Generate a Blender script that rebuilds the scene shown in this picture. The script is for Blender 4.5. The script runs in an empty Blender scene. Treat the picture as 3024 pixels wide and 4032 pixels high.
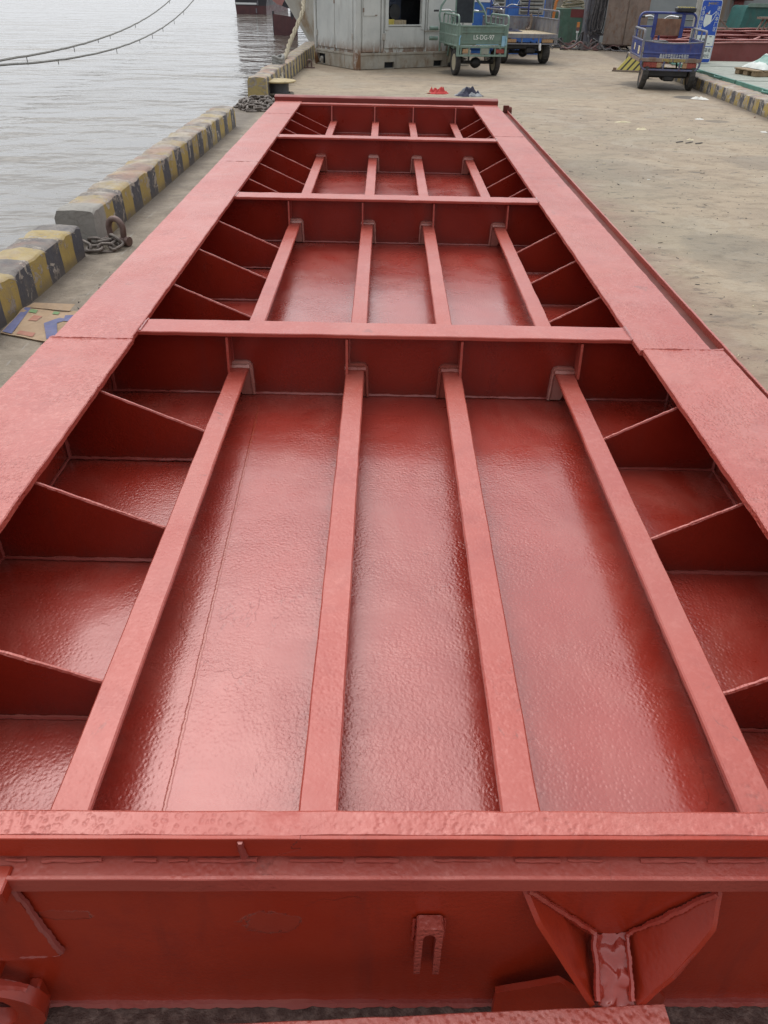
import bpy, math, random
from mathutils import Vector as V, Matrix, noise as mn
R = math.radians
scene = bpy.context.scene
COL = scene.collection
random.seed(7)

# ------------------------------------------------------------------ mesh builder
def nz(p, f, a, s=0.0):
    q = V((p[0]*f+s*13.7, p[1]*f-s*7.1, p[2]*f+s*3.3))
    return mn.noise_vector(q)*a

class MB:
    def __init__(self): self.v=[]; self.f=[]; self.m=[]
    def add(self, vs, fs, mi=0):
        b=len(self.v); self.v += [tuple(p) for p in vs]
        for f in fs: self.f.append(tuple(i+b for i in f)); self.m.append(mi)
        return self
    def box(self, c, s, mi=0, ch=0.0, M=None):
        """chamfered box: centre c, size s"""
        x,y,z=[k/2 for k in s]; vs=[]; fs=[]
        if ch<=0:
            for sz in(-1,1):
                for sx,sy in((-1,-1),(1,-1),(1,1),(-1,1)): vs.append(V((sx*x,sy*y,sz*z)))
            fs=[(3,2,1,0),(4,5,6,7),(0,1,5,4),(1,2,6,5),(2,3,7,6),(3,0,4,7)]
        else:
            ch=min(ch,x*.45,y*.45,z*.45)
            def ring(ix,iy,zz):
                return [V((-ix,-iy+ (0),zz)),V((ix,-iy,zz)),V((ix,iy,zz)),V((-ix,iy,zz))]
            def oct_(a,b,zz,c):
                return [V((-a+c,-b,zz)),V((a-c,-b,zz)),V((a,-b+c,zz)),V((a,b-c,zz)),V((a-c,b,zz)),V((-a+c,b,zz)),V((-a,b-c,zz)),V((-a,-b+c,zz))]
            vs=oct_(x-ch,y-ch,-z,ch*.5)+oct_(x,y,-z+ch,ch)+oct_(x,y,z-ch,ch)+oct_(x-ch,y-ch,z,ch*.5)
            fs=[tuple(range(7,-1,-1)),tuple(range(24,32))]
            for r in range(3):
                for k in range(8):
                    fs.append((r*8+k,r*8+(k+1)%8,r*8+8+(k+1)%8,r*8+8+k))
        c=V(c)
        if M is not None: vs=[M@p+c for p in vs]
        else: vs=[p+c for p in vs]
        return self.add(vs,fs,mi)
    def prof(self, pts, O, U, W, D, L, n=1, jit=0.0, jf=9.0, seed=0, mi=0, taper=None):
        """extrude a 2-D profile (u,w) along D; vertices wander a little so edges are not ruler straight"""
        O,U,W,D=V(O),V(U),V(W),V(D); vs=[]; k=len(pts)
        for i in range(n+1):
            t=i/n; s=1 if taper is None else 1+(taper-1)*t
            for (u,w) in pts:
                p=O+D*(L*t)+U*(u*s)+W*(w*s)
                if jit:
                    d=nz(p,jf,jit,seed); p=p+U*d.x+W*d.y
                vs.append(p)
        fs=[]
        flip = U.cross(W).dot(D) < 0
        area=sum(pts[i][0]*pts[(i+1)%k][1]-pts[(i+1)%k][0]*pts[i][1] for i in range(k))
        if area<0: flip=not flip
        for i in range(n):
            for j in range(k):
                q=(i*k+j,i*k+(j+1)%k,(i+1)*k+(j+1)%k,(i+1)*k+j)
                fs.append(q if not flip else q[::-1])
        a=tuple(range(k)); b=tuple(range(n*k,n*k+k))
        fs += [a[::-1],b] if not flip else [a,b[::-1]]
        return self.add(vs,fs,mi)
    def bar(self, p0, p1, w, h, up=(0,0,1), ch=.002, n=1, jit=0, jf=9, seed=0, mi=0):
        p0,p1=V(p0),V(p1); D=(p1-p0); L=D.length; D=D/L
        up=V(up); U=D.cross(up)
        if U.length<1e-4: U=D.cross(V((1,0,0)))
        U.normalize(); W=U.cross(D); a,b=w/2,h/2; c=min(ch,a*.6,b*.6)
        pts=[(-a+c,-b),(a-c,-b),(a,-b+c),(a,b-c),(a-c,b),(-a+c,b),(-a,b-c),(-a,-b+c)]
        return self.prof(pts,p0,U,W,D,L,n,jit,jf,seed,mi)
    def tube(self, pts, r, sides=8, mi=0, closed=False, jit=0, jf=20, seed=0):
        pts=[V(p) for p in pts]; n=len(pts); vs=[]; fs=[]
        rr=r if isinstance(r,(list,tuple)) else [r]*n
        up=V((0,0,1)); prev=None
        for i,p in enumerate(pts):
            if closed: d=pts[(i+1)%n]-pts[i-1]
            else: d=pts[min(i+1,n-1)]-pts[max(i-1,0)]
            if d.length<1e-9: d=V((0,1,0))
            d.normalize()
            if prev is None:
                a=d.cross(up)
                if a.length<1e-3: a=d.cross(V((1,0,0)))
                a.normalize()
            else:
                a=prev-d*prev.dot(d)
                if a.length<1e-6: a=d.cross(up)
                a.normalize()
            prev=a; b=d.cross(a)
            for k in range(sides):
                t=2*math.pi*k/sides
                q=p+(a*math.cos(t)+b*math.sin(t))*rr[i]
                if jit: q=q+nz(q,jf,jit,seed)
                vs.append(q)
        m=n if closed else n-1
        for i in range(m):
            j=(i+1)%n
            for k in range(sides):
                fs.append((i*sides+k,i*sides+(k+1)%sides,j*sides+(k+1)%sides,j*sides+k)[::-1])
        if not closed:
            fs.append(tuple(range(sides))); fs.append(tuple(range((n-1)*sides,n*sides))[::-1])
        return self.add(vs,fs,mi)
    def weld(self, p0, p1, r=.005, step=.018, seed=0, mi=0, amp=.0022):
        """a lumpy weld bead"""
        p0,p1=V(p0),V(p1); L=(p1-p0).length; n=max(3,int(L/step)); pts=[]; rr=[]
        for i in range(n+1):
            p=p0.lerp(p1,i/n); w=mn.noise(p*23+V((seed,0,0)))
            pts.append(p+nz(p,40,amp,seed)); rr.append(max(r*.5,r*(1+.55*w)+(r*.25 if i%2 else 0)))
        return self.tube(pts,rr,6,mi)
    def lathe(self, prof, O=(0,0,0), A=(0,0,1), n=24, mi=0):
        """revolve (r,h) about axis A"""
        O,A=V(O),V(A).normalized(); U=A.orthogonal().normalized(); W=A.cross(U); vs=[]; fs=[]; k=len(prof)
        for i in range(n):
            t=2*math.pi*i/n; d=U*math.cos(t)+W*math.sin(t)
            for (r,h) in prof: vs.append(O+d*r+A*h)
        for i in range(n):
            j=(i+1)%n
            for q in range(k-1): fs.append((i*k+q,j*k+q,j*k+q+1,i*k+q+1))
        if prof[0][0]>1e-5: fs.append(tuple(i*k for i in range(n))[::-1])
        if prof[-1][0]>1e-5: fs.append(tuple(i*k+k-1 for i in range(n)))
        return self.add(vs,fs,mi)
    def plate(self, poly, T, mi=0, sub=0.0, jit=0, seed=0):
        """flat plate: 3-D polygon, thickness vector T; long edges subdivided and slightly ragged"""
        P=[V(p) for p in poly]; T=V(T); Q=[]
        for i,p in enumerate(P):
            q=P[(i+1)%len(P)]; n=1 if sub<=0 else max(1,int((q-p).length/sub))
            for k in range(n):
                r=p.lerp(q,k/n)
                if jit and k: 
                    d=nz(r,45,jit,seed); d=d-T.normalized()*d.dot(T.normalized()); r=r+d
                Q.append(r)
        n=len(Q); nrm=V((0,0,0))
        for i in range(n): nrm+=Q[i].cross(Q[(i+1)%n])
        vs=Q+[p+T for p in Q]; fs=[]
        a=tuple(range(n)); b=tuple(range(n,2*n))
        if nrm.dot(T)>0:
            fs=[a[::-1],b]+[(i,(i+1)%n,n+(i+1)%n,n+i) for i in range(n)]
        else:
            fs=[a,b[::-1]]+[(i,(i+1)%n,n+(i+1)%n,n+i)[::-1] for i in range(n)]
        return self.add(vs,fs,mi)
    def grid(self, fn, nu, nv, mi=0, flip=False):
        vs=[fn(i/nu,j/nv) for i in range(nu+1) for j in range(nv+1)]; fs=[]
        for i in range(nu):
            for j in range(nv):
                q=(i*(nv+1)+j,(i+1)*(nv+1)+j,(i+1)*(nv+1)+j+1,i*(nv+1)+j+1)
                fs.append(q[::-1] if flip else q)
        return self.add(vs,fs,mi)
    def build(self, name, mats, parent=None, off=(0,0,0), angle=38):
        if not isinstance(mats,(list,tuple)): mats=[mats]
        o3=V(off)
        me=bpy.data.meshes.new(name); me.from_pydata([tuple(V(p)-o3) for p in self.v],[],self.f)
        for m in mats: me.materials.append(m)
        me.polygons.foreach_set('material_index',self.m)
        me.polygons.foreach_set('use_smooth',[True]*len(self.f)); me.update()
        me.set_sharp_from_angle(angle=R(angle))
        ob=bpy.data.objects.new(name,me); COL.objects.link(ob)
        if parent is not None: ob.parent=parent
        else: ob.location=off
        return ob

def tag(o,label=None,cat=None,group=None,kind=None):
    if label: o['label']=label
    if cat: o['category']=cat
    if group: o['group']=group
    if kind: o['kind']=kind
    return o
def empty(name,loc=(0,0,0),rz=0,label=None,cat=None,group=None):
    o=bpy.data.objects.new(name,None); o.empty_display_size=.2; COL.objects.link(o); o.location=loc; o.rotation_euler=(0,0,rz)
    return tag(o,label,cat,group)
def copy_tree(o,parent=None):
    c=o.copy(); COL.objects.link(c)
    if parent is not None: c.parent=parent
    for ch in list(o.children): copy_tree(ch,c)
    return c
def text(s,size,name,m,parent,loc,rot,depth=.002,sx=1.0,align='CENTER'):
    cu=bpy.data.curves.new(name,'FONT'); cu.body=s; cu.size=size; cu.extrude=depth; cu.align_x=align; cu.align_y='CENTER'
    t=bpy.data.objects.new(name+'_curve',cu); COL.objects.link(t)
    dg=bpy.context.evaluated_depsgraph_get(); dg.update()
    me=bpy.data.meshes.new_from_object(t.evaluated_get(dg)); bpy.data.objects.remove(t)
    me.materials.clear(); me.materials.append(m)
    o=bpy.data.objects.new(name,me); COL.objects.link(o); o.parent=parent; o.location=loc; o.rotation_euler=rot; o.scale=(sx,1,1)
    return o

# ------------------------------------------------------------------ materials
class NT:
    def __init__(s,name):
        s.mat=bpy.data.materials.new(name); s.mat.use_nodes=True; s.nt=s.mat.node_tree
        s.b=s.nt.nodes['Principled BSDF']; s.tc=s.nt.nodes.new('ShaderNodeTexCoord'); s.co=s.tc.outputs['Object']
        s.geo=s.nt.nodes.new('ShaderNodeNewGeometry')
    def n(s,t): return s.nt.nodes.new(t)
    def L(s,a,b): s.nt.links.new(a,b)
    def put(s,sock,v):
        if hasattr(v,'is_linked') or isinstance(v,bpy.types.NodeSocket): s.L(v,sock)
        else:
            if isinstance(v,(tuple,list)) and len(v)==3 and sock.type=='RGBA': v=(*v,1)
            sock.default_value=v
    def map(s,co=None,sc=(1,1,1),loc=(0,0,0),rot=(0,0,0)):
        m=s.n('ShaderNodeMapping'); s.L(co or s.co,m.inputs[0]); m.inputs['Scale'].default_value=sc; m.inputs['Location'].default_value=loc; m.inputs['Rotation'].default_value=rot
        return m.outputs[0]
    def noise(s,sc,det=3,ro=.55,dist=0,co=None):
        x=s.n('ShaderNodeTexNoise'); s.L(co or s.co,x.inputs['Vector']); x.inputs['Scale'].default_value=sc
        x.inputs['Detail'].default_value=det; x.inputs['Roughness'].default_value=ro; x.inputs['Distortion'].default_value=dist
        return x.outputs['Fac']
    def voro(s,sc,feat='F1',co=None,rand=1,out='Distance',sm=.5):
        x=s.n('ShaderNodeTexVoronoi'); x.feature=feat; s.L(co or s.co,x.inputs['Vector']); x.inputs['Scale'].default_value=sc; x.inputs['Randomness'].default_value=rand
        if feat=='SMOOTH_F1': x.inputs['Smoothness'].default_value=sm
        return x.outputs[out]
    def ramp(s,f,a,b,lo=0.,hi=1.):
        x=s.n('ShaderNodeMapRange'); x.interpolation_type='SMOOTHSTEP'; s.put(x.inputs['Value'],f)
        x.inputs['From Min'].default_value=a; x.inputs['From Max'].default_value=b; x.inputs['To Min'].default_value=lo; x.inputs['To Max'].default_value=hi
        return x.outputs[0]
    def mix(s,f,a,b,mode='MIX'):
        x=s.n('ShaderNodeMix'); x.data_type='RGBA'; x.blend_type=mode; s.put(x.inputs[0],f); s.put(x.inputs[6],a); s.put(x.inputs[7],b); return x.outputs[2]
    def m(s,op,a,b=0.,c=None):
        x=s.n('ShaderNodeMath'); x.operation=op; s.put(x.inputs[0],a); s.put(x.inputs[1],b)
        if c is not None: s.put(x.inputs[2],c)
        return x.outputs[0]
    def sep(s,co=None):
        x=s.n('ShaderNodeSeparateXYZ'); s.L(co or s.co,x.inputs[0]); return x.outputs
    def nrmz(s):
        x=s.n('ShaderNodeSeparateXYZ'); s.L(s.geo.outputs['Normal'],x.inputs[0]); return x.outputs[2]
    def bump(s,h,st,d,prev=None):
        x=s.n('ShaderNodeBump'); x.inputs['Strength'].default_value=1; s.put(x.inputs['Strength'],st); x.inputs['Distance'].default_value=d; s.L(h,x.inputs['Height'])
        if prev is not None: s.L(prev,x.inputs['Normal'])
        return x.outputs[0]
    def fin(s,col=None,rough=None,nor=None,**kw):
        if col is not None: s.put(s.b.inputs['Base Color'],col)
        if rough is not None: s.put(s.b.inputs['Roughness'],rough)
        if nor is not None: s.L(nor,s.b.inputs['Normal'])
        for k,v in kw.items(): s.put(s.b.inputs[k.replace('_',' ')],v)
        return s.mat

def red_paint(name,c1=(.30,.030,.020),c2=(.36,.062,.042),rough=(.22,.40),peel=1.0,pits=0.0,crack=0.0,dust_sheen=.2,coat=.3,wav=1.0,streak=0.0,spec=.5,mott=0.0,patches=(),scuff=0.0,grime_shade=0.0,seam=False):
    s=NT(name)
    big=s.noise(1.3,4,.6); mid=s.noise(6,4,.6,.4); fine=s.noise(55,3,.6)
    col=s.mix(s.ramp(big,.35,.68),c1,c2)
    col=s.mix(s.m('MULTIPLY',s.ramp(mid,.5,.75),.35),col,(.22,.020,.014))
    up=s.ramp(s.nrmz(),.5,.95)
    dn=s.ramp(s.noise(3.1,6,.7,.6,s.map(sc=(1,.6,1),loc=(3,1,2))),.42,.72)
    dm=s.m('MULTIPLY',s.m('MULTIPLY',up,dn),dust_sheen)  # pale dust on upward faces, also painting in their sky sheen
    col=s.mix(dm,col,(.40,.13,.10))
    if grime_shade:  # corner grime by occlusion, also painting contact shade into the joints
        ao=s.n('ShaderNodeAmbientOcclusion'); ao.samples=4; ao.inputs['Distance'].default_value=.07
        gm=s.m('MULTIPLY',s.ramp(s.m('ADD',ao.outputs['AO'],s.m('MULTIPLY',s.m('SUBTRACT',s.noise(24,4,.7),.5),.5)),.50,.86,1,0),grime_shade)
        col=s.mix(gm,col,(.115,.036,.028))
    if scuff:
        sc_=s.ramp(s.noise(7.5,8,.74,.8,s.map(sc=(1,.7,1),loc=(4,9,2))),.60,.68); sc2=s.ramp(s.noise(1.7,3,.6,0,s.map(loc=(8,3,1))),.42,.62)
        col=s.mix(s.m('MULTIPLY',s.m('MULTIPLY',s.m('MULTIPLY',sc_,sc2),up),scuff),col,(.15,.045,.035))
    if mott:
        mo=s.ramp(s.noise(46,4,.7,.6),.47,.66); mo2=s.ramp(s.noise(2.0,4,.65,0,s.map(loc=(2,6,6))),.3,.7,.25,1)
        col=s.mix(s.m('MULTIPLY',s.m('MULTIPLY',s.m('MULTIPLY',mo,mo2),up),mott),col,(.56,.20,.165))
    # scattered dark specks and scuffs
    sp=s.ramp(s.voro(34),.0,.10,1,0); spm=s.m('MULTIPLY',sp,s.ramp(s.noise(5,2,.5,0,s.map(loc=(9,4,1))),.55,.72))
    col=s.mix(s.m('MULTIPLY',spm,.55),col,(.10,.03,.025))
    ro=s.ramp(s.noise(2.3,5,.65,.5,s.map(loc=(1,7,3))),.3,.7,rough[0],rough[1])
    if seam: ro=s.m('ADD',ro,s.m('MULTIPLY',s.m('SUBTRACT',s.noise(3.2,4,.65,.2,s.map(sc=(.35,4.0,1))),.5),.16))
    # dents of the steel plate, then paint skin, then pits, then flaking edges
    nb=s.bump(s.noise(2.2,2,.5),.5*wav,.02)
    patch=s.ramp(s.noise(2.7,3,.55,0,s.map(loc=(5,2,8))),.42,.62,.10,1)
    nb=s.bump(s.noise(115,2,.5,.25),s.m('MULTIPLY',patch,.6*peel),.0022,nb)
    nb=s.bump(s.noise(19,3,.6,.3),.14*peel,.004,nb)
    if pits:
        pv=s.voro(98,'SMOOTH_F1',sm=.6,co=s.map(sc=(1,.8,1))); pm=s.ramp(s.noise(3.5,3,.6,0,s.map(loc=(2,8,5))),.36,.60,.25,1)
        nb=s.bump(s.m('ADD',s.ramp(pv,.0,.62),s.m('MULTIPLY',s.noise(120,3,.6),.5)),s.m('MULTIPLY',pm,.50*pits),.0026,nb)
        col=s.mix(s.m('MULTIPLY',s.m('MULTIPLY',s.ramp(pv,.0,.28,1,0),pm),.28*pits),col,(.20,.028,.022))
    if crack:
        cn=s.noise(4.2,5,.62,.35,s.map(sc=(1,.55,1),loc=(4,4,9)))
        line=s.ramp(s.m('ABSOLUTE',s.m('SUBTRACT',cn,.5)),.0,.006,1,0)
        cm=s.ramp(s.noise(1.9,2,.5,0,s.map(loc=(8,1,1))),.56,.66)
        k=s.m('MULTIPLY',s.m('MULTIPLY',line,cm),crack)
        col=s.mix(s.m('MULTIPLY',k,.7),col,(.09,.022,.018))
        step=s.m('MULTIPLY',s.ramp(cn,.49,.51),cm)
        nb=s.bump(step,.6*crack,.003,nb)
    if seam:
        x,y,z=s.sep(); d=s.m('ADD',s.m('ADD',x,.532),s.m('MULTIPLY',s.m('ADD',y,2.96),.032)); d=s.m('ABSOLUTE',s.m('ADD',d,s.m('MULTIPLY',s.m('SUBTRACT',s.noise(60,3),.5),.008)))
        rg=s.m('MULTIPLY',s.ramp(d,.0015,.006,1,0),s.ramp(y,-2.75,-2.55,1,0)); nb=s.bump(rg,.5,.003,nb); col=s.mix(s.m('MULTIPLY',rg,.45),col,(.30,.055,.02))
    if streak:
        st=s.ramp(s.noise(9,4,.7,0,s.map(sc=(1,1,.12))),.5,.75)
        col=s.mix(s.m('MULTIPLY',st,streak),col,(.15,.02,.015))
    for (cx,cz,rx_,rz_) in patches:
        x,y,z=s.sep(); e=s.m('ADD',s.m('POWER',s.m('DIVIDE',s.m('SUBTRACT',x,cx),rx_),2.),s.m('POWER',s.m('DIVIDE',s.m('SUBTRACT',z,cz),rz_),2.))
        e=s.m('ADD',e,s.m('MULTIPLY',s.m('SUBTRACT',s.noise(22,6,.7,.5),.5),3.2))
        ins=s.ramp(e,.86,1.0,1,0); col=s.mix(s.m('MULTIPLY',ins,.35),col,(.30,.055,.035)); nb=s.bump(ins,.8,.004,nb)
        rim=s.m('MULTIPLY',s.ramp(e,.8,.95),s.ramp(e,.97,1.12,1,0)); col=s.mix(s.m('MULTIPLY',rim,s.ramp(s.noise(30,3),.4,.65,0,.55)),col,(.42,.13,.10))
    return s.fin(col,ro,nb,Specular_Tint=(1,.70,.69,1),Coat_Weight=coat,Coat_Roughness=.18,IOR=1.52,Specular_IOR_Level=spec)

def simple(name,c1,c2,rough=.6,sc=4,bump=.3,bd=.004,bs=60,rust=0,rustc=(.16,.06,.025),metal=0,dirt=0,**kw):
    s=NT(name); f=s.ramp(s.noise(sc,5,.65,.3),.32,.68); col=s.mix(f,c1,c2)
    if dirt:
        d=s.ramp(s.noise(sc*1.7,6,.7,.4,s.map(sc=(1,1,.25),loc=(2,2,2))),.46,.72); col=s.mix(s.m('MULTIPLY',d,dirt),col,(.09,.075,.06))
    if rust:
        r=s.ramp(s.noise(sc*2.1,7,.72,.6,s.map(sc=(1,1,.45),loc=(5,3,1))),.60-.18*rust,.70-.10*rust); col=s.mix(s.m('MULTIPLY',r,min(1,rust*1.3)),col,rustc)
    nb=s.bump(s.noise(bs,3,.6),bump,bd)
    return s.fin(col,s.ramp(s.noise(sc*2,3),.3,.7,max(0,rough-.1),min(1,rough+.12)),nb,Metallic=metal,**kw)

M={}
M['floor']=red_paint('red_floor_paint',c1=(.265,.021,.0105),c2=(.33,.037,.024),rough=(.24,.34),peel=1.8,pits=.5,crack=.4,dust_sheen=.35,coat=.35,spec=1.0,wav=1.0,grime_shade=.6,seam=True)
M['flange']=red_paint('red_deck_sheen_paint',c1=(.345,.054,.037),c2=(.40,.087,.063),rough=(.31,.44),peel=1.3,pits=1.8,dust_sheen=.5,coat=.05,spec=.9,mott=.45,scuff=.75)  # same red made paler: sheen of the flat tops put into the colour
M['bar']=red_paint('red_bar_paint',c1=(.345,.049,.032),c2=(.39,.074,.050),rough=(.32,.44),peel=.7,pits=.5,crack=.25,dust_sheen=.4,coat=.05,spec=.9,mott=.25,scuff=.8)
M['web']=red_paint('red_web_shade_paint',c1=(.19,.013,.0055),c2=(.235,.020,.009),rough=(.24,.38),peel=1.5,pits=.2,crack=.5,dust_sheen=0,coat=.3,streak=.35,grime_shade=.5)  # same red made darker: shade on upright faces painted in
M['end']=red_paint('red_end_paint',c1=(.315,.024,.0075),c2=(.37,.036,.014),rough=(.26,.42),peel=.9,pits=.2,crack=1,dust_sheen=.3,coat=.2,streak=.45,spec=.5,patches=((-.205,.318,.055,.042),(-.575,.345,.05,.018)))
M['weld']=red_paint('red_weld_paint',c1=(.26,.040,.030),c2=(.34,.095,.08),rough=(.22,.4),peel=1.6,dust_sheen=.6,coat=.4)
M['groove']=red_paint('red_groove_shade_paint',c1=(.10,.026,.019),c2=(.145,.042,.032),rough=(.55,.75),peel=.8,dust_sheen=.25,coat=0,spec=.25)  # dull dark red, the shadow along the ledge groove painted in
M['pad']=red_paint('red_lumpy_weld_paint',c1=(.33,.032,.018),c2=(.38,.060,.042),rough=(.14,.28),peel=2.0,dust_sheen=.3,coat=.2,spec=.9)
M['lip']=red_paint('red_lip_paint',c1=(.17,.026,.020),c2=(.21,.040,.032),rough=(.4,.55),peel=.6,dust_sheen=.3,coat=0,spec=.4)
M['collar']=red_paint('pale_collar_paint',c1=(.44,.22,.185),c2=(.33,.085,.06),rough=(.2,.4),peel=1.6,dust_sheen=.3,coat=.3)  # paler, greyer pink than the other reds

def m_ground():
    s=NT('dusty_concrete'); x,y,z=s.sep()
    a=s.noise(.55,6,.62,.3); b=s.noise(3.4,7,.72,.5,s.map(sc=(.8,1.25,1),rot=(0,0,.12))); c=s.noise(38,4,.65)
    col=s.mix(s.ramp(a,.3,.7),(.275,.208,.140),(.368,.290,.202))
    col=s.mix(s.m('MULTIPLY',s.ramp(b,.46,.70),.75),col,(.170,.124,.080))
    col=s.mix(s.m('MULTIPLY',s.ramp(c,.45,.8),.35),col,(.37,.325,.26))
    # scraped streaks and grit
    st=s.ramp(s.noise(6.5,7,.78,.7,s.map(sc=(.9,1.7,1),rot=(0,0,-.18))),.57,.62)
    col=s.mix(s.m('MULTIPLY',st,.85),col,(.105,.088,.068))
    gr=s.ramp(s.voro(21),.0,.075,1,0); gm=s.ramp(s.noise(1.7,3,.6,0,s.map(loc=(3,3,3))),.45,.7)
    col=s.mix(s.m('MULTIPLY',s.m('MULTIPLY',gr,gm),.8),col,(.085,.072,.058))
    g2=s.ramp(s.voro(33,co=s.map(loc=(7,1,0))),.0,.05,1,0); col=s.mix(s.m('MULTIPLY',g2,.45),col,(.46,.44,.40))
    # greenish damp tone right of the hatch
    gn=s.ramp(s.noise(.42,3,.5,0,s.map(loc=(6,1,0))),.48,.66); col=s.mix(s.m('MULTIPLY',gn,.25),col,(.235,.225,.165))
    wp=s.ramp(s.noise(1.35,6,.68,.9,s.map(loc=(11,3,0))),.52,.60); col=s.mix(s.m('MULTIPLY',wp,.30),col,(.40,.345,.265))
    dk=s.ramp(s.noise(.9,5,.7,.6,s.map(sc=(.8,1.1,1),loc=(1.5,9,0))),.56,.74); col=s.mix(s.m('MULTIPLY',dk,.5),col,(.115,.105,.092))
    # red over-spray beside the hatch, thinning outwards
    d=s.m('SUBTRACT',s.m('ABSOLUTE',s.m('SUBTRACT',x,.05)),1.42)
    ov=s.m('MULTIPLY',s.ramp(s.m('ADD',d,s.m('MULTIPLY',s.m('SUBTRACT',s.noise(2.2,5,.7),.5),1.1)),-.1,1.0,1,0),s.m('MULTIPLY',s.ramp(y,.9,1.6),s.ramp(y,9,12,1,0)))
    ov=s.m('MULTIPLY',ov,s.ramp(x,0,1.2,.25,1)); col=s.mix(s.m('MULTIPLY',ov,.85),col,(.235,.105,.082))
    # the quay strip between kerb and hatch is browner and dirtier
    lf=s.m('MULTIPLY',s.ramp(x,-1.6,-1.2,1,0),s.ramp(y,12.5,16,1,0)); col=s.mix(s.m('MULTIPLY',lf,.75),col,s.mix(s.ramp(s.noise(4,6,.7,.5),.35,.7),(.165,.135,.102),(.29,.245,.19)))
    sk=s.m('MULTIPLY',lf,s.ramp(s.noise(9,4,.6,.3,s.map(sc=(3.2,.35,1),rot=(0,0,-.25))),.60,.70)); col=s.mix(s.m('MULTIPLY',sk,.5),col,(.33,.31,.28))
    # dark gritty apron under the near end of the hatch, its shadow painted in
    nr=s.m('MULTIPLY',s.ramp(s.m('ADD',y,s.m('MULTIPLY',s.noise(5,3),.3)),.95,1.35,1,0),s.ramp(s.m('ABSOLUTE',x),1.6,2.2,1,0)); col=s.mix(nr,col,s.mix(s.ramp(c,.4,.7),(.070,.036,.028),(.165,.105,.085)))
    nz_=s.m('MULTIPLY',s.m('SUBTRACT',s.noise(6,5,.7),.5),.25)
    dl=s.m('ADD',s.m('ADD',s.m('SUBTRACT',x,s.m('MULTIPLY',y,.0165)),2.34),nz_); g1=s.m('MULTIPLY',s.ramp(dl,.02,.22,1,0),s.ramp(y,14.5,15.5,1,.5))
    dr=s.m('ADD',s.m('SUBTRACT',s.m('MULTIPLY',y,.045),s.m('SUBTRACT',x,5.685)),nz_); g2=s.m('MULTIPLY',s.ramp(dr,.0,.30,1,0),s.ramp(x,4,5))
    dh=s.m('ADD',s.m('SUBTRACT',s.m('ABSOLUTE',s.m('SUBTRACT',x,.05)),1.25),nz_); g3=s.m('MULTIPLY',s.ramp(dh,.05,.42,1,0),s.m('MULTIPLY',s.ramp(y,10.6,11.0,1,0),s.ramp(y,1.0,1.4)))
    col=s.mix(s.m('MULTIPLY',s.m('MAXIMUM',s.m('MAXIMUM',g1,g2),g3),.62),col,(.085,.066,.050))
    # oil stain, stains darkened to paint shade under the tricycles, long cracks
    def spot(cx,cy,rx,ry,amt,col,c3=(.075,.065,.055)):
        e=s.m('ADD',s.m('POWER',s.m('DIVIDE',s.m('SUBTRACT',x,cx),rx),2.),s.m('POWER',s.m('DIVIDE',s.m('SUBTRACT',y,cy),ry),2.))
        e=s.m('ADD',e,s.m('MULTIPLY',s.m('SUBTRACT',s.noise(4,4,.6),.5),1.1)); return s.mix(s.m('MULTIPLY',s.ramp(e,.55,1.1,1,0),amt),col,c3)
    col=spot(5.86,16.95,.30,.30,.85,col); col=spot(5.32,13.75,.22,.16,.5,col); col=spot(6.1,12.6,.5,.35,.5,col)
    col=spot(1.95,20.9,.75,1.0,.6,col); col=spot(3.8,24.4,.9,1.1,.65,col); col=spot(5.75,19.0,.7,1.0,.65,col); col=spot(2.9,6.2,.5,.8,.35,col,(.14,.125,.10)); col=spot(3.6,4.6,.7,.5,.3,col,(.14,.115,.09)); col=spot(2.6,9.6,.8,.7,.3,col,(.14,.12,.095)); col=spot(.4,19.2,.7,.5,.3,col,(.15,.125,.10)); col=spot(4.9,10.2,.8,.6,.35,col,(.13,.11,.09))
    def crk(ax,ay,bx,by,amt,col):
        L=math.hypot(bx-ax,by-ay); ux,uy=(bx-ax)/L,(by-ay)/L
        dx=s.m('SUBTRACT',x,ax); dy=s.m('SUBTRACT',y,ay)
        t=s.m('ADD',s.m('MULTIPLY',dx,ux),s.m('MULTIPLY',dy,uy)); n_=s.m('ADD',s.m('MULTIPLY',dx,-uy),s.m('MULTIPLY',dy,ux))
        n_=s.m('ADD',n_,s.m('MULTIPLY',s.m('SUBTRACT',s.noise(1.6,6,.7),.5),.22))
        k=s.m('MULTIPLY',s.ramp(s.m('ABSOLUTE',n_),.008,.03,1,0),s.m('MULTIPLY',s.ramp(t,-.1,.2),s.ramp(t,L-.2,L+.1,1,0)))
        return s.mix(s.m('MULTIPLY',k,amt),col,(.085,.07,.055))
    col=crk(1.3,16.6,5.6,19.4,.75,col); col=crk(2.35,19.7,3.3,19.0,.6,col); col=crk(-.9,15.9,1.0,16.7,.5,col)
    nb=s.bump(s.noise(2.6,5,.6),.6,.05); nb=s.bump(b,.7,.03,nb); nb=s.bump(s.noise(45,4,.7),.8,.008,nb)
    return s.fin(col,s.ramp(a,.3,.7,.72,.9),nb)
M['ground']=m_ground()

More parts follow.
